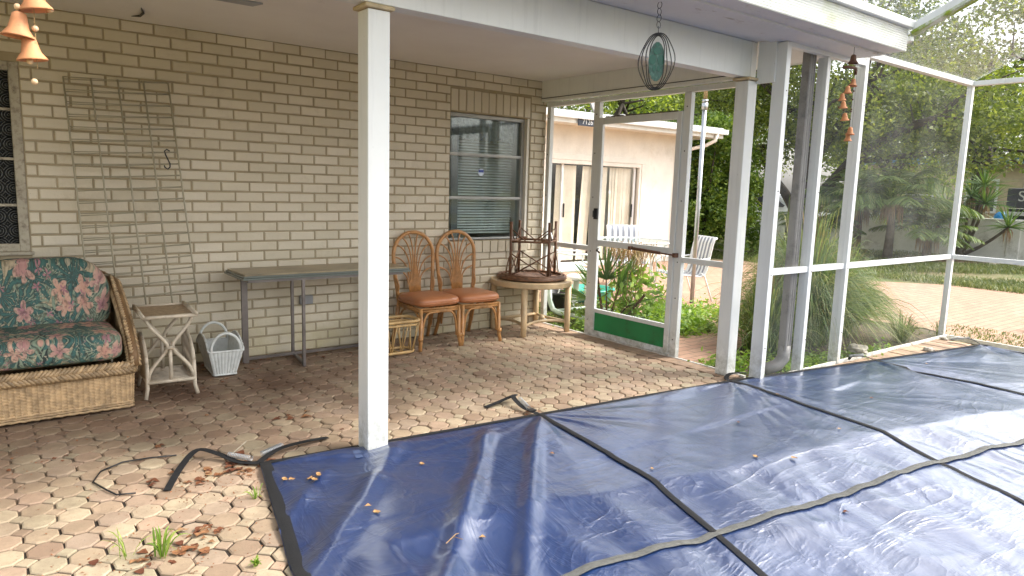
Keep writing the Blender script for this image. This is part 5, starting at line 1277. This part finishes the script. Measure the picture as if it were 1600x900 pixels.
for k in range(4):
    a = R(45+90*k); c_, s_ = math.cos(a), math.sin(a); q = MB(); q.tube(bez((.48*c_, .48*s_, .73), (.05*c_, .05*s_, .45), (.42*c_, .42*s_, 0), 10), .013, 8); q.build('leg', 'whitepl', t, smooth=True)
# things left of the door
t = thing('garden_lounger', 'pale green tubular garden lounger just outside the left screen panel', 'lounger', (.42, -.1, GZ))
q = MB(); q.tube([(-.03, .42, .42), (-.03, .40, .20), (-.03, .34, .11), (-.03, .24, .09), (-.03, -.45, .09), (-.03, -.52, .12)], .028, 10); q.tube([(.55, .42, .42), (.55, .40, .20), (.55, .34, .11), (.55, .24, .09), (.55, -.45, .09), (.55, -.52, .12)], .022, 10)
for y in (.3, -.4): q.tube([(-.03, y, .10), (.55, y, .10)], .018, 8)
q.build('frame', simple('pale_green_painted_tube', (.36, .46, .38), .5, .15, 5, dirt=(.7, .7, .66), dirtamt=.5, dscale=12), t, smooth=True)
t = thing('plastic_stool', 'white slatted plastic garden stool in the court left of the screen door', 'stool', (1.05, .50, GZ))
q = MB(); q.lathe([(0, .42), (.17, .42), (.19, .40), (.19, .37), (.17, .38), (0, .38)], n=24); q.build('seat', 'whitepl', t, smooth=True)
for k in range(6):
    a = R(60*k+10); q = MB(); q.bar((.13*math.cos(a), .13*math.sin(a), .385), (.17*math.cos(a), .17*math.sin(a), 0), .05, .02); q.build('leg', 'whitepl', t, bevel=.004)
t = thing('plant_pot', 'black plastic plant pot behind the pale green lounger', 'plant pot', (.62, .42, GZ)); q = MB(); q.lathe([(0, 0), (.11, 0), (.15, .24), (.165, .245), (.165, .27), (.14, .27), (.135, .2), (0, .19)], n=24); q.build('pot', 'blackpl', t, smooth=True)
q = MB(); q.tube(arc((0, -.1, .22), .10, .13, 170, -10, 12), .008, 6); q.build('wire_hoop', 'whitepl', t, smooth=True)
t = thing('teal_tub', 'low teal plastic tub among weeds in the court', 'tub', (1.5, .85, GZ)); q = MB(); q.lathe([(0, 0), (.26, 0), (.31, .17), (.33, .18), (.33, .20), (.30, .20), (.27, .04), (0, .03)], n=28); q.build('tub', 'teal', t, smooth=True)
# broken concrete pieces
def rock(x, y, z, s, label, mat='concrete', cat='rubble', group=None, flat=.4, seed=0):
    q = MB(); q.ball((0, 0, 0), 1, 9); vs = []
    for v in q.v:
        n_ = mnoise.noise(Vector(v)*1.7+Vector((seed*3.1, 0, 0)))*.45+mnoise.noise(Vector(v)*4+Vector((seed*3.1, 5, 0)))*.12
        vs.append((v[0]*s*(1+n_), v[1]*s*.7*(1+n_), max(-.2, v[2]*(1+n_))*s*flat))
    q.v = vs; ob = q.build('concrete_chunk' if mat == 'concrete' else 'rock', mat); ob.location = (x, y, z); ob.rotation_euler.z = seed*1.3; return tag(ob, label, cat, group)
rock(1.62, -2.50, .02, .11, 'mossy broken concrete chunk beside the third enclosure post', seed=1, flat=.45)
rock(2.35, -2.80, .0, .06, 'dark small stone on the edging pavers near the pool cover', seed=2)
rock(3.05, -2.66, .0, .05, 'small pale stone at the foot of the corner enclosure post', seed=3)
for i, (x, y, s) in enumerate(((13.4, .35, .2), (13.2, -.4, .28), (13.9, .7, .15))): rock(x, y, GZ, s, ['middle one of the pale rocks in the mulch by the garden wall', 'largest pale rock in the mulch in front of the white garden wall', 'small pale rock by the yucca tree'][i], seed=5+i)
# garden wall
gw = thing('garden_wall', 'low white rendered garden wall behind the palms, with square piers', 'wall', (14.9, 0, GZ))
q = MB(); q.box(14.9, 15.08, 4.95, 8.6, GZ, .70); q.box(14.9, 15.08, -9, 4.70, GZ, .915); q.build('wall_run', 'wallwhite', gw, world=True, bevel=.01)
q = MB(); q.box(14.88, 15.10, -9, 4.70, .917, .95); q.build('coping', 'wallwhite', gw, world=True, bevel=.008)
for y in (4.7, .35, -4): q = MB(); q.box(14.86, 15.12, y, y+.25, GZ, .93); q.build('pier', 'wallwhite', gw, world=True, bevel=.01)
# car
def car(x, y, rz, label):
    t = thing('parked_car', label, 'car', (x, y, GZ), rz)
    Lh = 2.2
    side = [(-2.2, .35), (-2.22, .62), (-2.12, .86), (-1.55, .95), (-.95, .98), (-.30, 1.38), (.25, 1.44), (.85, 1.40), (1.45, 1.10), (1.65, 1.02), (2.10, .96), (2.2, .80), (2.2, .35), (1.85, .22), (-1.85, .22)]
    q = MB(); n = len(side); rings = []
    for xx, ins in ((-.80, .0), (-.86, .0), (.86, .0), (.80, .0)):
        k = .05 if abs(xx) < .85 else 0; rings.append([(yy*(1), xx*(1-.16*max(0, (zz-.95)/.5)), zz+k*.3*(1 if zz > .9 else 0)) for yy, zz in side])
    vs = [v for r in rings for v in r]; fs = [tuple(range(n-1, -1, -1)), tuple(range(3*n, 4*n))]
    for k in range(3): fs += [(k*n+i, k*n+(i+1) % n, (k+1)*n+(i+1) % n, (k+1)*n+i) for i in range(n)]
    q.add(vs, fs); q.build('body', 'carwhite', t, bevel=.03)
    for s in (-1, 1):
        for poly in ([(-.78, 1.01), (-.28, 1.33), (.18, 1.38), (.18, 1.0)], [(.25, 1.0), (.25, 1.38), (.78, 1.34), (1.25, 1.06), (1.2, 1.0)]):
            q = MB(); q.add([(yy, s*(.866*(1-.16*max(0, (zz-.95)/.5))+.003), zz) for yy, zz in poly], [tuple(range(len(poly)))]); q.build('window', 'glass' if 0 else 'blackpl', t)
    q = MB(); q.add([(-.90, -.72, 1.02), (-.90, .72, 1.02), (-.36, .64, 1.365), (-.36, -.64, 1.365)], [(0, 1, 2, 3)]); q.v = [(a-.012, b, c+.012) for a, b, c in q.v]; q.build('windscreen', 'blackpl', t)
    q = MB(); q.add([(1.42, -.7, 1.12), (1.42, .7, 1.12), (.92, .62, 1.385), (.92, -.62, 1.385)], [(0, 1, 2, 3)]); q.v = [(a+.012, b, c+.012) for a, b, c in q.v]; q.build('rear_window', 'blackpl', t)
    for yy in (-1.4, 1.35):
        for s in (-1, 1):
            q = MB(); q.lathe([(0, -.1), (.30, -.1), (.33, -.06), (.33, .06), (.30, .1), (0, .1)], (yy, s*.80, .33), 24, Matrix.Rotation(R(90), 4, 'X')); wh = q.build('wheel', 'tyre', t, smooth=False)
            q = MB(); q.lathe([(0, -.02), (.2, -.01), (.2, .01), (0, .02)], (yy, s*.91, .33), 16, Matrix.Rotation(R(90), 4, 'X')); q.build('rim', 'steel', wh)
    for s in (-1, 1): q = MB(); q.box(-2.22, -2.12, s*.62-.14, s*.62+.14, .62, .76); q.build('headlight', 'glassedge', t, bevel=.02)
    for s in (-1, 1): q = MB(); q.box(-.72, -.60, s*.95-.08, s*.95+.08, .98, 1.10); q.build('door_mirror', 'carwhite', t, bevel=.03)
    return t
car(17.6, 9.0, R(-84), 'white parked car beyond the garden wall, seen between the porch posts')
# trailer with a sign
t = thing('parked_trailer', 'dark box trailer with a slate sign lettered in white beyond the garden wall', 'trailer', (19.6, .9, GZ))
q = MB(); q.box(-.4, 1.2, -2.6, 1.15, .45, 1.22); q.build('body', 'blackpl', t, bevel=.03)
q = MB(); q.box(-.44, -.405, -2.6, 1.25, 1.02, 1.13); q.box(-.44, -.405, -2.6, .70, .72, .80); q.build('white_trim', 'whitepl', t, bevel=.01)
for y in (-1.6, .2): q = MB(); q.lathe([(0, -.1), (.33, -.1), (.36, 0), (.33, .1), (0, .1)], (-.28, y, .36), 20, Matrix.Rotation(R(90), 4, 'Y')); q.build('wheel', 'tyre', t)
q = MB(); q.box(-.46, -.38, -1.9, 1.18, 1.24, 1.80); sg = q.build('sign_board', 'signgrey', t, bevel=.04)
text_mesh('sign_text', 'SCA', .42, 'whitepl', sg, (-.464, .52, 1.56), (R(90), 0, R(-90)), .004)
# far building
t = thing('tan_building', 'tan building with blue fascia and white window frames beyond the garden wall', 'building', (26, 4, GZ))
q = MB(); q.box(26, 30, -1.5, 9.5, GZ, 2.75); q.build('wall', 'tanwall', t, world=True)
q = MB(); q.box(25.5, 25.56, -1.7, 9.7, 2.72, 3.0); q.build('fascia', 'blue', t, world=True)
q = MB(); q.add([(25.5, -1.7, 3.0), (25.5, 9.7, 3.0), (28.5, 9.7, 3.9), (28.5, -1.7, 3.9), (31, -1.7, 3.0), (31, 9.7, 3.0)], [(0, 3, 2, 1), (3, 4, 5, 2), (0, 4, 3), (1, 2, 5)]); q.build('roof', 'roofwhite', t, world=True)
for y in (7.3, 5.1, 3.2, .5):
    q = MB(); q.box(25.94, 25.995, y-.55, y+.55, .9, .98); q.box(25.94, 25.995, y-.55, y+.55, 2.1, 2.18); q.box(25.94, 25.995, y-.55, y-.47, .98, 2.1); q.box(25.94, 25.995, y+.47, y+.55, .98, 2.1); q.box(25.94, 25.995, y-.46, y+.46, 1.5, 1.55); f_ = q.build('window', 'whitepl', t, world=True)
    q = MB(); q.box(25.97, 25.99, y-.46, y+.46, .98, 1.495); q.build('pane', 'glassedge', f_, world=True)
q = MB(); q.ball((0, 0, .15), .16, 8); ob = q.build('blue_ball', 'bluebright', smooth=True); ob.location = (16.3, 1.25, .80); tag(ob, 'bright blue round object visible above the garden wall behind the yucca tree', 'ball')
q = MB(); q.tube([(16.3, 1.25, -.05), (16.3, 1.25, .80)], .03, 8); tag(q.build('ball_post', 'blackpl'), 'thin black stake holding the blue round object behind the wall', 'stake')

# ================================================================== PLANTS
def clump_points(centers, radii, nper, rs, shell=.55, squash=.8):
    out = []
    for c, r, n in zip(centers, radii, nper):
        d = rs.normal(size=(n, 3)); d /= np.linalg.norm(d, axis=1)[:, None]; rr = r*(shell+(1-shell)*rs.random(n)**.6)[:, None]
        rr *= (1+.25*np.sin(d[:, :1]*5+c[0])*np.cos(d[:, 1:2]*4+c[1]))
        p = np.array(c)+d*rr*np.array([1, 1, squash]); out.append(p)
    return np.concatenate(out)
def tree(label, base, trunk, limbs, crown, leafn, lsize, mat, seed, name='oak_tree', group=None, bark='bark', cs=(.75, .35), sub=26):
    """trunk and limbs as tapered tubes; crown as many leaf clumps spread through the ellipsoids in `crown`"""
    rs = np.random.default_rng(seed); t = thing(name, label, 'tree', base, 0, group); B = Vector(base)
    q = MB(); q.tube([Vector(p)-B for p, r in trunk], [r for p, r in trunk], 12)
    q.build('trunk', bark, t, smooth=True)
    q = MB()
    for l in limbs: q.tube([Vector(p)-B for p, r in l], [r for p, r in l], 8)
    tips = [l[-1][0] for l in limbs] or [trunk[-1][0]]
    cs_, rr_, nn_ = [], [], []
    for (c, r, k) in crown:
        for i in range(k):
            d = rs.normal(size=3); d /= np.linalg.norm(d); f = rs.random()**.45
            cc = np.array(c)+d*np.array(r)*f; cs_.append(cc-np.array(base)); rr = cs[0]*rs.uniform(.6, 1.2); rr_.append(rr); nn_.append(int(leafn*rr*rr))
            if i % 3 == 0:
                tp = Vector(min(tips, key=lambda q_: (Vector(q_)-Vector(cc)).length)); e = Vector(cc)
                mid = tp.lerp(e, .5)+Vector(rs.normal(size=3)*.2)-Vector((0, 0, .15)); q.tube([tp-B, mid-B, e-B], [.045, .03, .012], 5)
    q.build('limbs', bark, t, smooth=True)
    P = clump_points(cs_, rr_, nn_, rs, .35, .62)
    leaves('crown', P, lsize, mat, t, rs, .25, .55); return t
# big oak with forked dark trunk beyond the drive
b = (12.9, 4.9, GZ)
tree('large dark oak with forked trunk spreading over the drive behind the enclosure posts', b,
     [((12.9, 4.9, GZ-.1), .30), ((12.85, 4.85, .5), .24), ((12.8, 4.8, 1.2), .23), ((12.75, 4.6, 2.0), .21), ((12.6, 4.4, 3.0), .17), ((12.4, 4.2, 4.2), .12)],
     [[((12.8, 4.85, .95), .15), ((12.85, 5.25, 1.45), .12), ((12.9, 5.7, 1.9), .10), ((12.9, 6.3, 2.7), .07)],
      [((12.8, 4.75, 1.1), .17), ((12.6, 4.0, 1.5), .14), ((12.4, 3.3, 2.2), .12), ((12.1, 2.3, 2.75), .10), ((11.8, 1.2, 3.1), .07)],
      [((12.75, 4.6, 2.0), .12), ((12.2, 3.6, 3.0), .10), ((11.4, 2.6, 3.9), .06)],
      [((12.75, 4.6, 2.2), .12), ((13.2, 5.6, 3.2), .09), ((13.4, 6.6, 4.2), .06)],
      [((12.6, 4.4, 3.0), .12), ((11.6, 5.0, 3.9), .08), ((10.9, 5.4, 4.6), .05)],
      [((12.4, 3.3, 2.2), .08), ((12.9, 1.8, 2.4), .06), ((13.2, .6, 2.5), .04)]],
     [((12.2, 2.6, 3.3), (2.2, 2.4, 1.0), 50), ((12.6, 5.0, 3.3), (1.8, 2.2, 1.3), 44), ((12.0, 3.6, 5.2), (2.6, 3.6, 1.5), 80), ((12.9, .4, 3.1), (1.5, 1.7, 1.0), 30), ((12.0, 6.6, 4.2), (1.8, 1.6, 1.7), 30)], 400, .105, 'oakleaf', 11)
for i, (bx, by, h_, rr, mat, lab, s_) in enumerate((
    (18.2, -1.2, 4.0, 2.4, 'oakleaf', 'leafy tree arching over the dark trailer at the right edge', .0),
    (20.5, 6.0, 4.2, 2.9, 'oakleaf2', 'yellow green tree between the white car and the tan building', .0),
    (16.5, 12.5, 4.6, 3.0, 'darkleaf', 'dark tree behind the white parked car', .0),
    (11.0, 11.0, 4.3, 2.6, 'oakleaf2', 'bright green tree rising behind the right end of the low white roof', .0),
    (7.0, 13.5, 4.6, 2.8, 'oakleaf', 'tree behind the satellite dish above the low white roof', .0),
    (33.0, 11.0, 6.5, 4.6, 'darkleaf', 'far tall dark tree left of the tan building', .0),
    (34.0, 0.0, 6.5, 5.0, 'oakleaf', 'far tall tree rising behind the tan building', .0),
    (30.0, 22.0, 7, 5.5, 'darkleaf', 'far tall dark tree behind the white car', .0),
    (17.8, 2.4, 5.2, 2.4, 'oakleaf', 'tall leafy tree just beyond the garden wall behind the palms', .0),
    (1.5, 17.0, 5, 3.2, 'darkleaf', 'tree hidden behind the house wing at the left of the court', .0))):
    b = (bx, by, GZ); k = rr/2.4
    tree(lab, b, [((bx, by, GZ-.1), .2*k), ((bx+.1, by, h_*.3), .16*k), ((bx, by+.2, h_*.7), .10*k), ((bx, by, h_), .06*k)],
         [[((bx, by, h_*.5), .09*k), ((bx+math.cos(a)*rr*.3, by+math.sin(a)*rr*.3, h_*.72), .07*k), ((bx+math.cos(a)*rr*.6, by+math.sin(a)*rr*.6, h_*.9), .04*k)] for a in (0, 1.5, 3, 4.6)],
         [((bx, by, h_), (rr, rr, rr*.72), int((34 if 17 < bx < 19 else 60) if bx < 25 else 70)), ((bx, by, h_*.62), (rr*.85, rr*.85, rr*.45), 34)], 300 if bx < 25 else 120, .13*(1 if bx < 25 else 1.9), mat, 40+i, 'broadleaf_tree', 'broadleaf trees around the garden', cs=(.72*k, .3))
# tall hedge shrub at the end of the wing
rs = np.random.default_rng(5)
t = thing('hedge_shrub', 'tall dense green shrub beside the downspout at the end of the pale wing', 'shrub', (9.1, 5.0, GZ))
cc, rr_, nn_ = [], [], []
for i in range(150):
    a = rs.uniform(0, 6.28); r = rs.random()**.5; z = rs.uniform(.25, 3.0); k = 1-.3*(z/3)**3
    cc.append((math.cos(a)*r*1.35*k, math.sin(a)*r*1.35*k, z)); rr_.append(.32); nn_.append(330)
P = clump_points(cc, rr_, nn_, rs, .3, .9); leaves('foliage', P, .085, 'hedgeleaf', t, rs, .2, .6)
q = MB()
for a in (0, 1.3, 2.6, 4, 5.2): q.tube([(0, 0, 0), (math.cos(a)*.4, math.sin(a)*.4, 1.2), (math.cos(a)*.9, math.sin(a)*.9, 2.5)], [.05, .035, .012], 6)
q.build('stems', 'bark', t, smooth=True)
# low dark shrubs in front of the wall
for i, (x, y, r, lab) in enumerate(((13.9, 7.9, .9, 'dark shrub against the left end of the white garden wall'),)):
    t = thing('low_shrub', lab, 'shrub', (x, y, GZ)); P = clump_points([(rs.normal()*r*.5, rs.normal()*r*.5, rs.uniform(.1, r*.9)) for _ in range(26)], [.3]*26, [220]*26, rs, .3, .8); leaves('foliage', P, .07, 'darkleaf', t, rs)
    q = MB()
    for a in (0, 2, 4): q.tube([(0, 0, 0), (math.cos(a)*.2, math.sin(a)*.2, r*.8)], [.03, .01], 6)
    q.build('stems', 'bark', t)
# fountain grasses
def fountain(x, y, n, h, spread, label, seed, w_=.0075):
    t = thing('fountain_grass', label, 'ornamental grass', (x, y, GZ), 0, 'fountain grass clumps outside the enclosure'); g = np.random.default_rng(seed)
    a = g.uniform(0, 2*np.pi, n); out = spread*np.clip(g.normal(.62, .28, n), .02, 1.25); L_ = h*g.uniform(.55, 1.12, n)*(1.15-.35*out/spread)
    r0 = np.abs(g.normal(0, .09, n)); base = np.stack([r0*np.cos(a), r0*np.sin(a), np.zeros(n)], 1); wob = g.normal(0, .05, (n, 3))
    ctrl = base+np.stack([np.cos(a)*out*.38, np.sin(a)*out*.38, L_*1.12], 1)+wob; tip = base+np.stack([np.cos(a)*out, np.sin(a)*out, L_*(1-.78*np.clip(out/spread, 0, 1.1)**1.2)], 1)+wob
    blades('blades', base, tip, ctrl, g.uniform(.6, 1.2, n)*w_, 'grassblade', t, 7)
    n = 26; a = g.uniform(0, 2*np.pi, n); out = g.uniform(.1, .7, n)*spread; L_ = h*g.uniform(1.0, 1.35, n); base = np.zeros((n, 3))
    ctrl = np.stack([np.cos(a)*out*.3, np.sin(a)*out*.3, L_*.8], 1); tip = np.stack([np.cos(a)*out, np.sin(a)*out, L_], 1)
    blades('seed_stalks', base, tip, ctrl, np.full(n, .006), 'drystraw', t, 7); return t
fountain(1.75, -1.90, 3600, 1.12, .90, 'large fountain grass clump right behind the grey downspout', 1)
fountain(2.50, -1.80, 2000, .78, .75, 'fountain grass clump right of the third enclosure post', 2)
fountain(1.15, -1.88, 1300, .68, .50, 'yellowish fountain grass clump seen between the porch column and the first enclosure post', 3)
tuft('grass_tuft', 2.72, -2.40, GZ, 150, .34, .34, 'lawn', 'yellow green grass tuft left of the corner enclosure post', 'weed', .007, 12, droop=.7)
tuft('grass_tuft', 3.45, -2.45, GZ, 60, .20, .16, 'lawn', 'short pale grass tuft right of the corner enclosure post', 'weed', .006, 13)
tuft('grass_tuft', 4.7, -2.95, GZ, 90, .22, .2, 'lawn', 'small yellow green grass tuft on the brick drive at the right', 'weed', .006, 14)
# low leafy weeds
def weedpatch(x0, x1, y0, y1, n, h, ls, seed, label, mat='weed', name='weed_patch'):
    g = np.random.default_rng(seed); k = 46; cx_ = g.uniform(x0, x1, k); cy_ = g.uniform(y0, y1, k); i = g.integers(0, k, n)
    P = np.stack([cx_[i]+g.normal(0, .09, n), cy_[i]+g.normal(0, .09, n), GZ+np.abs(g.normal(0, h*.5, n))*(.4+.6*np.abs(np.sin(cx_[i]*9)))], 1)
    return tag(leaves(name, P, ls, mat, None, g, .55, .55), label, 'weeds', kind='stuff')
weedpatch(.25, 1.9, -1.05, -.05, 5200, .20, .06, 21, 'bright green leafy weeds outside the screen door')
weedpatch(1.5, 2.6, -.75, -.1, 1500, .12, .05, 22, 'low green weeds at the foot of the galvanised pole')
weedpatch(.1, 1.2, -.6, .9, 1800, .10, .05, 23, 'patchy green weeds left of the screen door')
weedpatch(.06, 1.3, -2.48, -1.95, 1500, .08, .045, 24, 'green weeds behind the porch column and enclosure posts')
weedpatch(1.1, 2.4, -2.52, -2.3, 700, .05, .04, 25, 'low weeds along the pool-side kerb')
# lawns as stuff
def lawn(x0, x1, y0, y1, n, h, seed, label, dens=None):
    g = np.random.default_rng(seed); x = g.uniform(x0, x1, n*2); y = g.uniform(y0, y1, n*2)
    k = np.sin(x*1.7+np.sin(y*1.3)*1.5)+np.sin(y*2.1+x*.6)*.8+g.normal(0, .5, 2*n); s_ = k > -.1; x, y = x[s_][:n], y[s_][:n]; m_ = len(x)
    base = np.stack([x, y, np.full(m_, GZ-.005)], 1); hh = h*g.uniform(.4, 1.2, m_); d = g.normal(0, h*.5, (m_, 2))
    tip = base+np.concatenate([d, hh[:, None]], 1); ctrl = base+np.concatenate([d*.2, hh[:, None]*.8], 1)
    return tag(blades('grass', base, tip, ctrl, np.full(m_, .011+.0*h), 'lawn', None, 2), label, 'grass', kind='stuff')
lawn(8.3, 14.8, -2.5, 7.0, 60000, .09, 31, 'patchy yellow green grass between the brick drive and the garden wall')
lawn(.05, 1.4, -1.1, 1.0, 9000, .07, 32, 'short grass in the bed outside the left screen panel')
lawn(3.3, 4.3, -3.2, -2.2, 700, .04, 33, 'thin grass along the edge of the drive beyond the corner post')
# dry hanging flowers and fan palm by the door
def palm_fan(name, loc, heads, mat, label, cat, group=None):
    t = thing(name, label, cat, loc, 0, group); return t
g = np.random.default_rng(77)
t = thing('fan_palm', 'young fan palm with stiff dark green blades outside the screen door', 'palm', (.62, -.36, GZ))
Bs, Ts, Cs, Ws = [], [], [], []
for (dx, dy, z, az_, el_, ln, n) in ((.0, .14, .33, 2.2, .9, .50, 22), (.05, -.10, .42, -1.2, 1.1, .52, 26), (-.02, .02, .50, .5, 1.3, .48, 24), (.1, -.2, .25, -1.0, .4, .45, 16), (.0, .25, .25, 1.8, .35, .42, 14)):
    o_ = np.array([dx, dy, z])
    ax = np.array([math.cos(az_)*math.cos(el_), math.sin(az_)*math.cos(el_), math.sin(el_)]); sd_ = np.cross(ax, [0, 0, 1.]); sd_ /= np.linalg.norm(sd_)
    for k in range(n):
        th = (k/(n-1)-.5)*2.5; d = ax*math.cos(th)+sd_*math.sin(th); L_ = ln*(1-.25*abs(th)/1.25)
        Bs.append(o_); Ts.append(o_+d*L_+[0, 0, -.06*abs(th)]); Cs.append(o_+d*L_*.5+g.normal(0, .01, 3)); Ws.append(.026)
blades('fronds', np.array(Bs), np.array(Ts), np.array(Cs), np.array(Ws), 'yuccaleaf', t, 5)
q = MB()
for (dx, dy, z) in ((.0, .14, .33), (.05, -.10, .42), (-.02, .02, .50), (.1, -.2, .25), (0, .25, .25)): q.tube([(0, 0, 0), (dx*.6, dy*.6, z*.6), (dx, dy, z)], [.012, .009, .007], 6)
q.tube([(-.02, .18, .62), (-.03, .02, .05)], .014, 6); q.tube([(.1, -.42, .40), (.02, -.15, .05)], .014, 6); q.build('stems', 'rust', t)
t = thing('dry_flower_plant', 'pale straw coloured drooping seed heads above green leaves outside the screen door', 'plant', (.85, -.42, GZ))
n = 500; P = np.stack([g.normal(0, .10, n), g.normal(-.0, .16, n), .82+g.normal(0, .045, n)], 1); tp = P+np.stack([g.normal(0, .03, n), g.normal(0, .04, n), -g.uniform(.04, .16, n)], 1)
blades('seed_heads', P, tp, (P+tp)/2+g.normal(0, .02, (n, 3)), np.full(n, .009), 'drystraw', t, 3)
n = 420; P = np.stack([g.normal(0.05, .15, n), g.normal(-.05, .20, n), g.uniform(.1, .62, n)], 1); leaves('foliage', P, .11, 'weed', t, g, .1, .35)
q = MB()
for i in range(16): x, y = g.normal(0, .1), g.normal(0, .15); q.tube([(x*.4, y*.4, 0), (x*.8, y*.8, .45), (x, y, .85)], .004, 5)
q.build('stems', 'drystraw', t)
# palms and yucca in front of the garden wall
def frond_palm(loc, zt, n, ln, label, seed, group='bushy palms in front of the garden wall'):
    t = thing('bushy_palm', label, 'palm', loc, 0, group); g = np.random.default_rng(seed); Bs, Ts, Cs, Ws = [], [], [], []; q = MB()
    for i in range(n):
        a = g.uniform(0, 6.28); el_ = g.uniform(.0, 1.25); L_ = ln*g.uniform(.75, 1.15); o_ = np.array([0, 0, zt])+g.normal(0, .06, 3)
        d = np.array([math.cos(a)*math.cos(el_), math.sin(a)*math.cos(el_), math.sin(el_)])
        p1 = o_+d*L_*.55; p2 = o_+d*L_*.8+np.array([math.cos(a)*.2, math.sin(a)*.2, -.30*L_]); q.tube(bez(o_, p1, p2, 5), [.012, .010, .008, .006, .005, .004], 4)
        sd_ = np.cross(d, [0, 0, 1.]); sd_ /= np.linalg.norm(sd_)+1e-6
        for k in range(26):
            f = .25+.75*k/25; m_ = (1-f)**2*o_+2*f*(1-f)*p1+f*f*p2; tang = (p1-o_)*(1-f)+(p2-p1)*f; tang /= np.linalg.norm(tang)
            for s in (-1, 1):
                ll = .34*L_*math.sin(math.pi*(.18+.75*f))*g.uniform(.8, 1.1); e = m_+(sd_*s*.8+tang*.6)*ll+np.array([0, 0, -.22*ll])
                Bs.append(m_); Ts.append(e+np.array([0, 0, -.25*ll])); Cs.append((m_+e)/2+np.array([0, 0, .10*ll])); Ws.append(.034)
    blades('fronds', np.array(Bs), np.array(Ts), np.array(Cs), np.array(Ws), 'palmleaf', t, 3); q.build('midribs', 'palmleaf', t)
    q = MB(); q.tube([(0, 0, 0), (.03, .0, zt*.5), (0, 0, zt+.05)], [.11, .085, .07], 10); q.build('trunk', 'barkgrey', t, smooth=True)
    m_ = 260; a = g.uniform(0, 6.28, m_); B0 = np.stack([np.cos(a)*.06, np.sin(a)*.06, np.full(m_, zt*.95)], 1); T0 = B0+np.stack([np.cos(a)*.18, np.sin(a)*.18, -g.uniform(.2, .55, m_)], 1)
    blades('dead_fronds', B0, T0, B0+np.stack([np.cos(a)*.2, np.sin(a)*.2, np.zeros(m_)], 1), np.full(m_, .02), 'drystraw', t, 3)
frond_palm((12.6, 3.05, GZ), 1.25, 34, 1.65, 'bushy palm seen just right of the third enclosure post', 1)
frond_palm((12.2, 2.10, GZ), 1.35, 38, 1.7, 'bushy palm in the middle of the palm group', 2)
frond_palm((12.9, 1.55, GZ), .7, 24, 1.15, 'low bushy palm immediately left of the yucca tree', 3)
frond_palm((12.0, 3.75, GZ), .8, 26, 1.2, 'low bushy palm near the oak trunk', 4)
t = thing('yucca_tree', 'branching yucca tree with spiky green heads and brown skirts by the white garden wall', 'yucca', (14.3, 1.32, GZ))
g = np.random.default_rng(8); q = MB(); heads = [((14.2, .98, 1.72), .52), ((14.1, .88, 1.30), .50), ((14.2, .40, .78), .46), ((14.2, 1.75, 1.22), .50), ((14.35, 1.95, .75), .42), ((14.0, 1.45, 1.0), .42), ((14.4, 1.3, 1.45), .40)]
bs = Vector((14.3, 1.32, GZ)); q.tube([(0, 0, -.02), (0, .03, .15), (-.02, .06, .35)], [.12, .09, .075], 10)
Bs, Ts, Cs, Ws, D1_, D2_, D3_ = [], [], [], [], [], [], []
for (h_, ln) in heads:
    ln *= 1.4; p = Vector(h_)-bs; q.tube(bez((0, .03, .12), (p.x*.3, p.y*.45, p.z*.35), p, 7), [.06, .05, .045, .04, .036, .034, .032, .03], 8)
    pn = np.array(p)
    for k in range(80):
        d = g.normal(size=3); d[2] = abs(d[2])*.9-.22; d /= np.linalg.norm(d); L_ = ln*g.uniform(.8, 1.1)
        Bs.append(pn+d*.02); Ts.append(pn+d*L_+[0, 0, -.10*L_*(1-d[2])]); Cs.append(pn+d*L_*.5+[0, 0, .03]); Ws.append(.030)
    for k in range(46):
        a = g.uniform(0, 6.28); D1_.append(pn+[0, 0, -.02]); D2_.append(pn+[math.cos(a)*.10, math.sin(a)*.10, -g.uniform(.15, .42)]); D3_.append(pn+[math.cos(a)*.12, math.sin(a)*.12, -.05])
q.build('trunk', 'barkgrey', t, smooth=True)
blades('leaf_heads', np.array(Bs), np.array(Ts), np.array(Cs), np.array(Ws), 'yuccaleaf', t, 4); blades('dead_skirts', np.array(D1_), np.array(D2_), np.array(D3_), np.full(len(D1_), .022), 'drystraw', t, 3)
